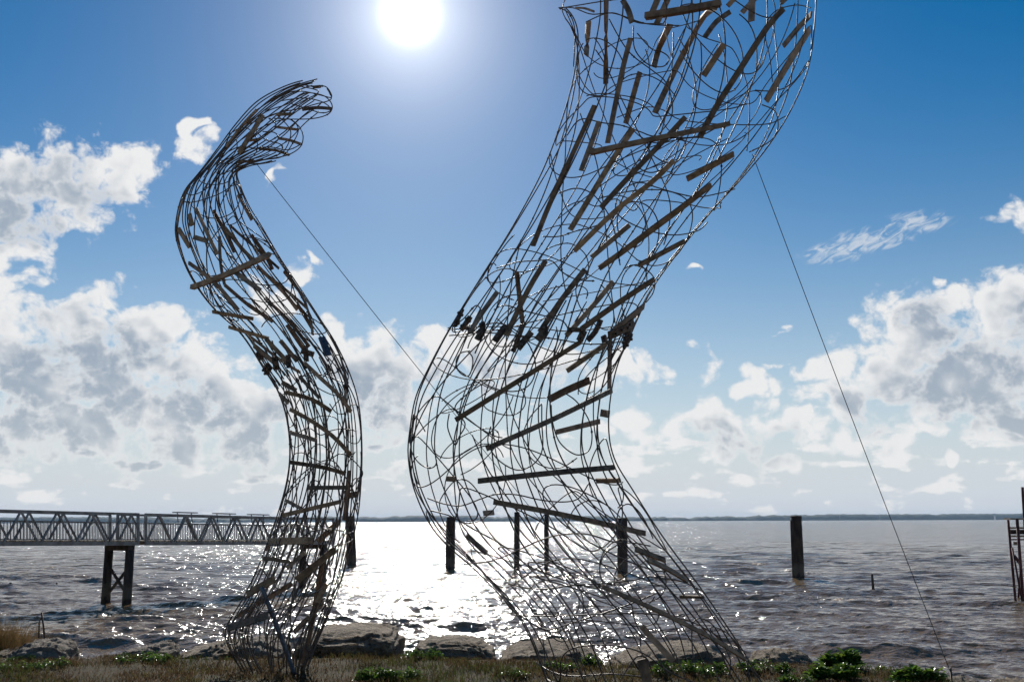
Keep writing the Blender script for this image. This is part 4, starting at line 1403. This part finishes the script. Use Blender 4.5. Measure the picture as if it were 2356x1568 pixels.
boulder(-14, 10, 647.5, 656, 13.2, 1, 'low pale slab of rock at the far left edge', 'rock', 0.6)
boulder(9, 63, 636, 656, 13.1, 2, 'grey humped boulder in front of the dry reeds at left', 'rockdark', 0.6, 0.1, 0.75)
boulder(108, 166, 642.5, 657, 13.2, 3, 'low wedge shaped boulder between the humped boulder and the smaller sculpture', 'rockdark', 0.6, 0.35, 0.6)
boulder(166, 240, 642, 658, 13.9, 4, 'low flat pale slab just left of the smaller sculpture', 'rock', 1.0, 0.3, 0.6)
boulder(236, 282, 634, 653, 13.6, 5, 'dark rounded boulder behind the foot of the smaller sculpture', 'rockdark', 0.7, -0.1, 0.7)
boulder(292, 400, 624, 655, 13.5, 6, 'largest long flat topped boulder right of the smaller sculpture', 'rock', 1.1, 0.05, 0.45)
boulder(409, 496, 635, 655, 13.6, 7, 'rough pitted boulder midway between the two sculptures', 'rock', 0.8, 0.0, 0.55)
boulder(496, 606, 642, 663, 13.5, 8, 'sandy low boulder behind the left foot of the large sculpture', 'rock', 1.0, 0.0, 0.6)
boulder(612, 726, 645, 667, 13.2, 9, 'pale flat boulder behind the right foot of the large sculpture', 'rock', 0.9, 0.25, 0.5)
boulder(748, 824, 645.5, 663, 12.9, 10, 'pale pointed boulder left of the biggest leafy bush', 'rock', 0.6, 0.0, 0.8)
boulder(1004, 1060, 677, 700, 11.6, 11, 'foam washed rock at the bottom right corner', 'rock', 0.5, 0.0, 0.7)
boulder(948, 990, 673.5, 690, 11.9, 12, 'brown half sunk rock beside the foot of the right cable', 'rockdark', 0.4, 0.0, 0.8)

# ------------------------------------------------------------------ grass
gg = np.random.default_rng(5)
NG = 120000
x = gg.uniform(-8.2, 8.6, NG)
y = edge_y(x) + gg.uniform(-4.0, 0.55, NG)
ok = y > 9.2
x, y = x[ok], y[ok]
z = ground_z(x, y)


def field(x, y, s, seed):
    return (np.sin(x * s + seed) * np.sin(y * s * 1.3 + seed * 2.1) + 0.6 * np.sin(x * s * 2.3 + y * s * 1.1 + seed * 1.3) + 0.4 * np.sin(y * s * 3.9 - x * s * 3.1 + seed)) / 2 + 0.5


gm = np.clip(field(x, y, 1.1, 2.0), 0, 1)
dens_f = np.clip(field(x, y, 2.1, 5.0) * field(x, y, 4.7, 1.0) * 1.8 + 0.22, 0.12, 1)
kp = gg.uniform(0, 1, len(x)) < dens_f
x, y, z, gm = x[kp], y[kp], z[kp], gm[kp]
n = len(x)
hgt = gg.uniform(0.025, 0.075, n) * (0.8 + 0.5 * gm)
azm = gg.uniform(0, 2 * math.pi, n)
wd = gg.uniform(0.0025, 0.0055, n)
lean = gg.uniform(0.2, 1.1, n) * hgt
la = gg.uniform(0, 2 * math.pi, n)
dx, dy = np.cos(azm) * wd, np.sin(azm) * wd
lx, ly = np.cos(la) * lean, np.sin(la) * lean
P0 = np.stack([x - dx, y - dy, z - 0.01], -1)
P1 = np.stack([x + dx, y + dy, z - 0.01], -1)
P2 = np.stack([x + dx * 0.7 + lx * 0.4, y + dy * 0.7 + ly * 0.4, z + hgt * 0.6], -1)
P3 = np.stack([x - dx * 0.7 + lx * 0.4, y - dy * 0.7 + ly * 0.4, z + hgt * 0.6], -1)
P4 = np.stack([x + lx, y + ly, z + hgt], -1)
vv = np.stack([P0, P1, P2, P3, P4], 1).reshape(-1, 3)
b5 = (np.arange(n) * 5)[:, None]
tris = np.concatenate([b5 + np.array([[0, 1, 2]]), b5 + np.array([[0, 2, 3]]), b5 + np.array([[3, 2, 4]])])
straw = np.array([0.094, 0.063, 0.032])
olive = np.array([0.060, 0.072, 0.018])
rust = np.array([0.066, 0.039, 0.022])
mixg = np.clip(gm * 1.3 - 0.30 + gg.normal(0, 0.22, n), 0, 1)[:, None]
cc = straw * (1 - mixg) + olive * mixg
rr2 = (gg.uniform(0, 1, n) < 0.25)[:, None]
cc = np.where(rr2, rust, cc) * gg.uniform(0.65, 1.35, n)[:, None]
o = link_mesh('lawn_grass', vv, tris, M['grass'], colors=np.repeat(cc, 5, axis=0))
tag(o, 'short brown and olive grass blades covering the lawn', 'grass', kind='stuff')


# ------------------------------------------------------------------ leafy plants
def leaf_cloud(px, py, wpx, hpx, nleaf, size, seed, label, cat='plant', group='low leafy weeds on the lawn', name='leafy_weed', pale=0.0):
    q = on_plane(px, py, 0.0)
    yy = q.y
    hw = wpx / 2 * yy / 1000
    hh = hpx * yy / 1000 * 1.05
    lr = np.random.default_rng(seed)
    # a few sprawling crowns make an uneven outline
    nc_ = max(3, int(wpx / 8))
    cx_ = lr.uniform(-0.85, 0.85, nc_) * hw
    cy_ = lr.uniform(-0.5, 0.5, nc_) * min(hw, 0.5)
    ch = lr.uniform(0.55, 1.0, nc_) * hh
    ci = lr.integers(0, nc_, nleaf)
    rr3 = np.sqrt(lr.uniform(0, 1, nleaf)) * max(0.07, hw * 1.3 / nc_ ** 0.75)
    ta = lr.uniform(0, 6.28, nleaf)
    lx_, ly_ = cx_[ci] + rr3 * np.cos(ta), cy_[ci] + rr3 * np.sin(ta) * 0.8
    gz = ground_z(q.x + lx_, yy + ly_)
    top = ch[ci] * np.clip(1 - (rr3 / max(0.07, hw * 1.3 / nc_ ** 0.75)) ** 2 * 0.75, 0.15, 1)
    lz = gz + 0.01 + top * lr.uniform(0.15, 1.0, nleaf) ** 0.6
    verts, faces, cols = [], [], []
    stems, sn = MB(), 0
    for i in range(nleaf):
        L_ = size * lr.uniform(0.6, 1.3)
        W_ = L_ * lr.uniform(0.42, 0.62)
        az = lr.uniform(0, 6.28)
        el = lr.uniform(-0.2, 1.0)
        d = Vector((math.cos(az) * math.cos(el), math.sin(az) * math.cos(el), math.sin(el)))
        s = Vector((-math.sin(az), math.cos(az), lr.uniform(-0.4, 0.4))).normalized()
        up = s.cross(d) * -1
        o_ = Vector((q.x + lx_[i], yy + ly_[i], lz[i]))
        b_ = len(verts)
        fold = up * (W_ * 0.22)
        droop = up * (-0.15 * L_)
        verts += [o_, o_ + d * L_ * 0.35 - s * W_ * 0.5 + fold, o_ + d * L_ * 0.35, o_ + d * L_ * 0.35 + s * W_ * 0.5 + fold,
                  o_ + d * L_ * 0.75 - s * W_ * 0.36 + fold + droop * 0.4, o_ + d * L_ * 0.75 + droop * 0.4, o_ + d * L_ * 0.75 + s * W_ * 0.36 + fold + droop * 0.4, o_ + d * L_ + droop]
        faces += [(b_, b_ + 2, b_ + 1), (b_, b_ + 3, b_ + 2), (b_ + 1, b_ + 2, b_ + 5, b_ + 4), (b_ + 2, b_ + 3, b_ + 6, b_ + 5), (b_ + 4, b_ + 5, b_ + 7), (b_ + 5, b_ + 6, b_ + 7)]
        yel = lr.uniform(0, 1)
        c_ = np.array([0.055, 0.125, 0.022]) * (1 - yel * 0.7) + np.array([0.15, 0.20, 0.02]) * yel * 0.7
        cols += [c_ * lr.uniform(0.6, 1.25)] * 8
        if i % 4 == 0:
            kk = ci[i]
            bs = Vector((q.x + cx_[kk] + lr.uniform(-0.03, 0.03), yy + cy_[kk], float(ground_z(q.x + cx_[kk], yy + cy_[kk])) - 0.02))
            stems.add(tube([bs, bs.lerp(o_, 0.55) + Vector((0, 0, 0.01)), o_], 0.0035, 4, False))
    e = thing(name, (q.x, yy, float(ground_z(q.x, yy))), label, cat, group)
    link_mesh('foliage', [tuple(p_) for p_ in verts], faces, M['leaf'], e, False, colors=np.array(cols))['kind'] = 'stuff'
    link_mesh('stems', np.concatenate(stems.v), stems.f, M['leaf'], e, False, colors=np.tile([0.06, 0.08, 0.025], (stems.n, 1)))['kind'] = 'stuff'


PLANTS = [
    (32, 671, 54, 9, 420, 0.035, 'dark green ground cover patch on the lawn before the left humped boulder', 'leafy_weed'),
    (18, 659, 26, 6, 140, 0.035, 'small green weed at the left foot of the humped boulder', 'leafy_weed'),
    (142, 660.5, 60, 7, 380, 0.04, 'green weeds strung along the front of the wedge shaped boulder', 'leafy_weed'),
    (232, 655, 14, 6.5, 90, 0.045, 'small green tuft of leaves left of the smaller sculpture foot', 'leafy_weed'),
    (424, 656.5, 48, 11, 430, 0.05, 'bright green leafy clump at the left end of the pitted boulder', 'leafy_weed'),
    (386, 678.5, 60, 14, 700, 0.045, 'broad glossy green patch on the open lawn between the sculptures', 'leafy_weed'),
    (466, 655, 20, 5, 90, 0.04, 'sparse green sprigs against the right half of the pitted boulder', 'leafy_weed'),
    (589, 664, 28, 10, 230, 0.05, 'leafy green clump inside the left foot of the large sculpture', 'leafy_weed'),
    (560, 670, 34, 7, 200, 0.04, 'dull green low weeds left of the large sculpture foot', 'leafy_weed'),
    (512, 677, 40, 4, 160, 0.03, 'flat dark weed patch on the lawn left of the large sculpture', 'leafy_weed'),
    (690, 676, 80, 12, 620, 0.045, 'wide green weeds under the right side of the large sculpture', 'leafy_weed'),
    (672, 663, 16, 6, 100, 0.045, 'little green clump before the pale flat boulder', 'leafy_weed'),
    (768, 671.5, 50, 11, 430, 0.045, 'green weeds below the pale pointed boulder', 'leafy_weed'),
    (800, 682, 34, 8, 260, 0.045, 'green weeds at the bottom edge left of the big bush', 'leafy_weed'),
    (842, 668, 38, 16, 520, 0.105, 'tallest dark green leafy bush at the lawn edge on the right', 'leafy_bush'),
    (836, 677, 48, 13.5, 520, 0.09, 'lower bright green bush in front of the tallest bush', 'leafy_bush'),
    (873, 667, 26, 11, 160, 0.05, 'thin straggling weed right of the tallest bush', 'leafy_weed'),
    (917, 682.5, 46, 13, 520, 0.09, 'bright green leafy bush at the bottom near the right cable', 'leafy_bush'),
]
for i, (px, py, wp, hp, nl, sz, lab, nm) in enumerate(PLANTS):
    leaf_cloud(px, py, wp, hp, nl, sz, 100 + i, lab, 'bush' if 'bush' in nm else 'weed', 'leafy bushes at the lawn edge' if 'bush' in nm else 'low leafy weeds on the lawn', nm)

# dry stalks standing up from the bank
for i, (px, py, hp, lab) in enumerate(((768, 663, 12, 'dry bare stalk standing before the pale pointed boulder'), (888, 667, 13, 'dry bare stalk right of the tallest bush'),
                                       (898, 669, 15, 'forked dry stalk with a sideways twig left of the bottom bush'), (957, 674, 11, 'dark seed stalk beside the right cable foot'),
                                       (298, 653, 6, 'short dry twig before the largest boulder'), (180, 655, 8, 'brown twig on the flat slab'))):
    q = on_plane(px, py, 0.0)
    q.z = float(ground_z(q.x, q.y))
    h = hp * q.y / 1000
    mb = MB()
    tip = q + Vector((random.uniform(-0.3, 0.3) * h, 0, h))
    mb.add(tube([q - Vector((0, 0, 0.03)), q.lerp(tip, 0.5) + Vector((0.01, 0, 0)), tip], [0.005, 0.004, 0.0025], 5))
    for j in range(7):
        b_ = q.lerp(tip, random.uniform(0.25, 0.95))
        mb.add(tube([b_, b_ + Vector((random.uniform(-1, 1), random.uniform(-0.5, 0.5), random.uniform(0.1, 0.8))) * h * 0.28], [0.003, 0.0018], 4))
    o = link_mesh('dry_stalk', np.concatenate(mb.v), mb.f, M['dry'], None, False, origin=q, colors=np.tile([0.10, 0.06, 0.035], (mb.n, 1)))
    tag(o, lab, 'stalk', 'dry stalks on the bank')

# dry reeds at the left, with a bent iron bar in them
rz = np.random.default_rng(77)
NR = 5200
px_ = rz.uniform(-90, 62, NR)
bx = (px_ - 512) / 1000 * 13.9
by = 13.9 + rz.uniform(-0.35, 0.75, NR)
bz = ground_z(bx, by) - 0.02
env = np.clip(0.55 + 0.25 * np.sin(px_ * 0.11) + 0.12 * np.sin(px_ * 0.37 + 1), 0.3, 1) * np.clip((70 - px_) / 16, 0.4, 1)
hh = (0.74 * env) * rz.uniform(0.55, 1.1, NR) - bz * 0.75
la = rz.uniform(0, 6.28, NR)
ln_ = rz.uniform(0.05, 0.35, NR) * hh
wd = rz.uniform(0.003, 0.006, NR)
P0 = np.stack([bx - wd, by, bz], -1)
P1 = np.stack([bx + wd, by, bz], -1)
P2 = np.stack([bx + np.cos(la) * ln_ * 0.4 + wd * 0.8, by + np.sin(la) * ln_ * 0.4, bz + hh * 0.62], -1)
P3 = np.stack([bx + np.cos(la) * ln_ * 0.4 - wd * 0.8, by + np.sin(la) * ln_ * 0.4, bz + hh * 0.62], -1)
P4 = np.stack([bx + np.cos(la) * ln_, by + np.sin(la) * ln_, bz + hh], -1)
vv = np.stack([P0, P1, P2, P3, P4], 1).reshape(-1, 3)
b5 = (np.arange(NR) * 5)[:, None]
tris = np.concatenate([b5 + np.array([[0, 1, 2]]), b5 + np.array([[0, 2, 3]]), b5 + np.array([[3, 2, 4]])])
cc = np.array([0.105, 0.062, 0.030]) * rz.uniform(0.5, 1.35, NR)[:, None] + np.array([0.0, 0.012, 0.0]) * rz.uniform(0, 1, NR)[:, None]
o = link_mesh('dry_reeds', vv, tris, M['dry'], colors=np.repeat(cc, 5, axis=0))
tag(o, 'clump of tall dry brown reeds behind the left boulder', 'reeds', kind='stuff')
bp = [at(45, 640, 13.6), at(43.4, 625, 13.6), at(41.5, 611.5, 13.6)]
mb = MB()
mb.add(tube(bp, 0.012, 6))
mb.add(tube([at(38.8, 637, 13.6), at(39.2, 622, 13.6), at(40.5, 617.5, 13.6), at(42.2, 616.5, 13.6)], 0.009, 6))
o = link_mesh('bent_iron_bar', np.concatenate(mb.v), mb.f, M['bracket'], None, True, origin=bp[0])
tag(o, 'thin bent rusty iron bar sticking up out of the dry reeds', 'bar')

# ------------------------------------------------------------------ air
hz = MB()
X1, Ya, Yb, Z0_, Z1_ = 5900.0, -60.0, 5900.0, -3.8, 34.0
hz.add((np.array([(-X1, Ya, Z0_), (X1, Ya, Z0_), (X1, Yb, Z0_), (-X1, Yb, Z0_), (-X1, Ya, Z1_), (X1, Ya, Z1_), (X1, Yb, Z1_), (-X1, Yb, Z1_)]),
        [(3, 2, 1, 0), (4, 5, 6, 7), (0, 1, 5, 4), (1, 2, 6, 5), (2, 3, 7, 6), (3, 0, 4, 7)]))
mh = bpy.data.materials.new('haze_air')
mh.use_nodes = True
t = mh.node_tree
t.nodes.clear()
ho = t.nodes.new('ShaderNodeOutputMaterial')
pv = t.nodes.new('ShaderNodeVolumePrincipled')
pv.inputs['Color'].default_value = (0.55, 0.76, 1.0, 1)
pv.inputs['Density'].default_value = 0.00007
pv.inputs['Anisotropy'].default_value = 0.0
t.links.new(pv.outputs[0], ho.inputs['Volume'])
o = hz.build('haze', mh)
tag(o, 'thin pale haze over the bay', 'haze', kind='stuff')
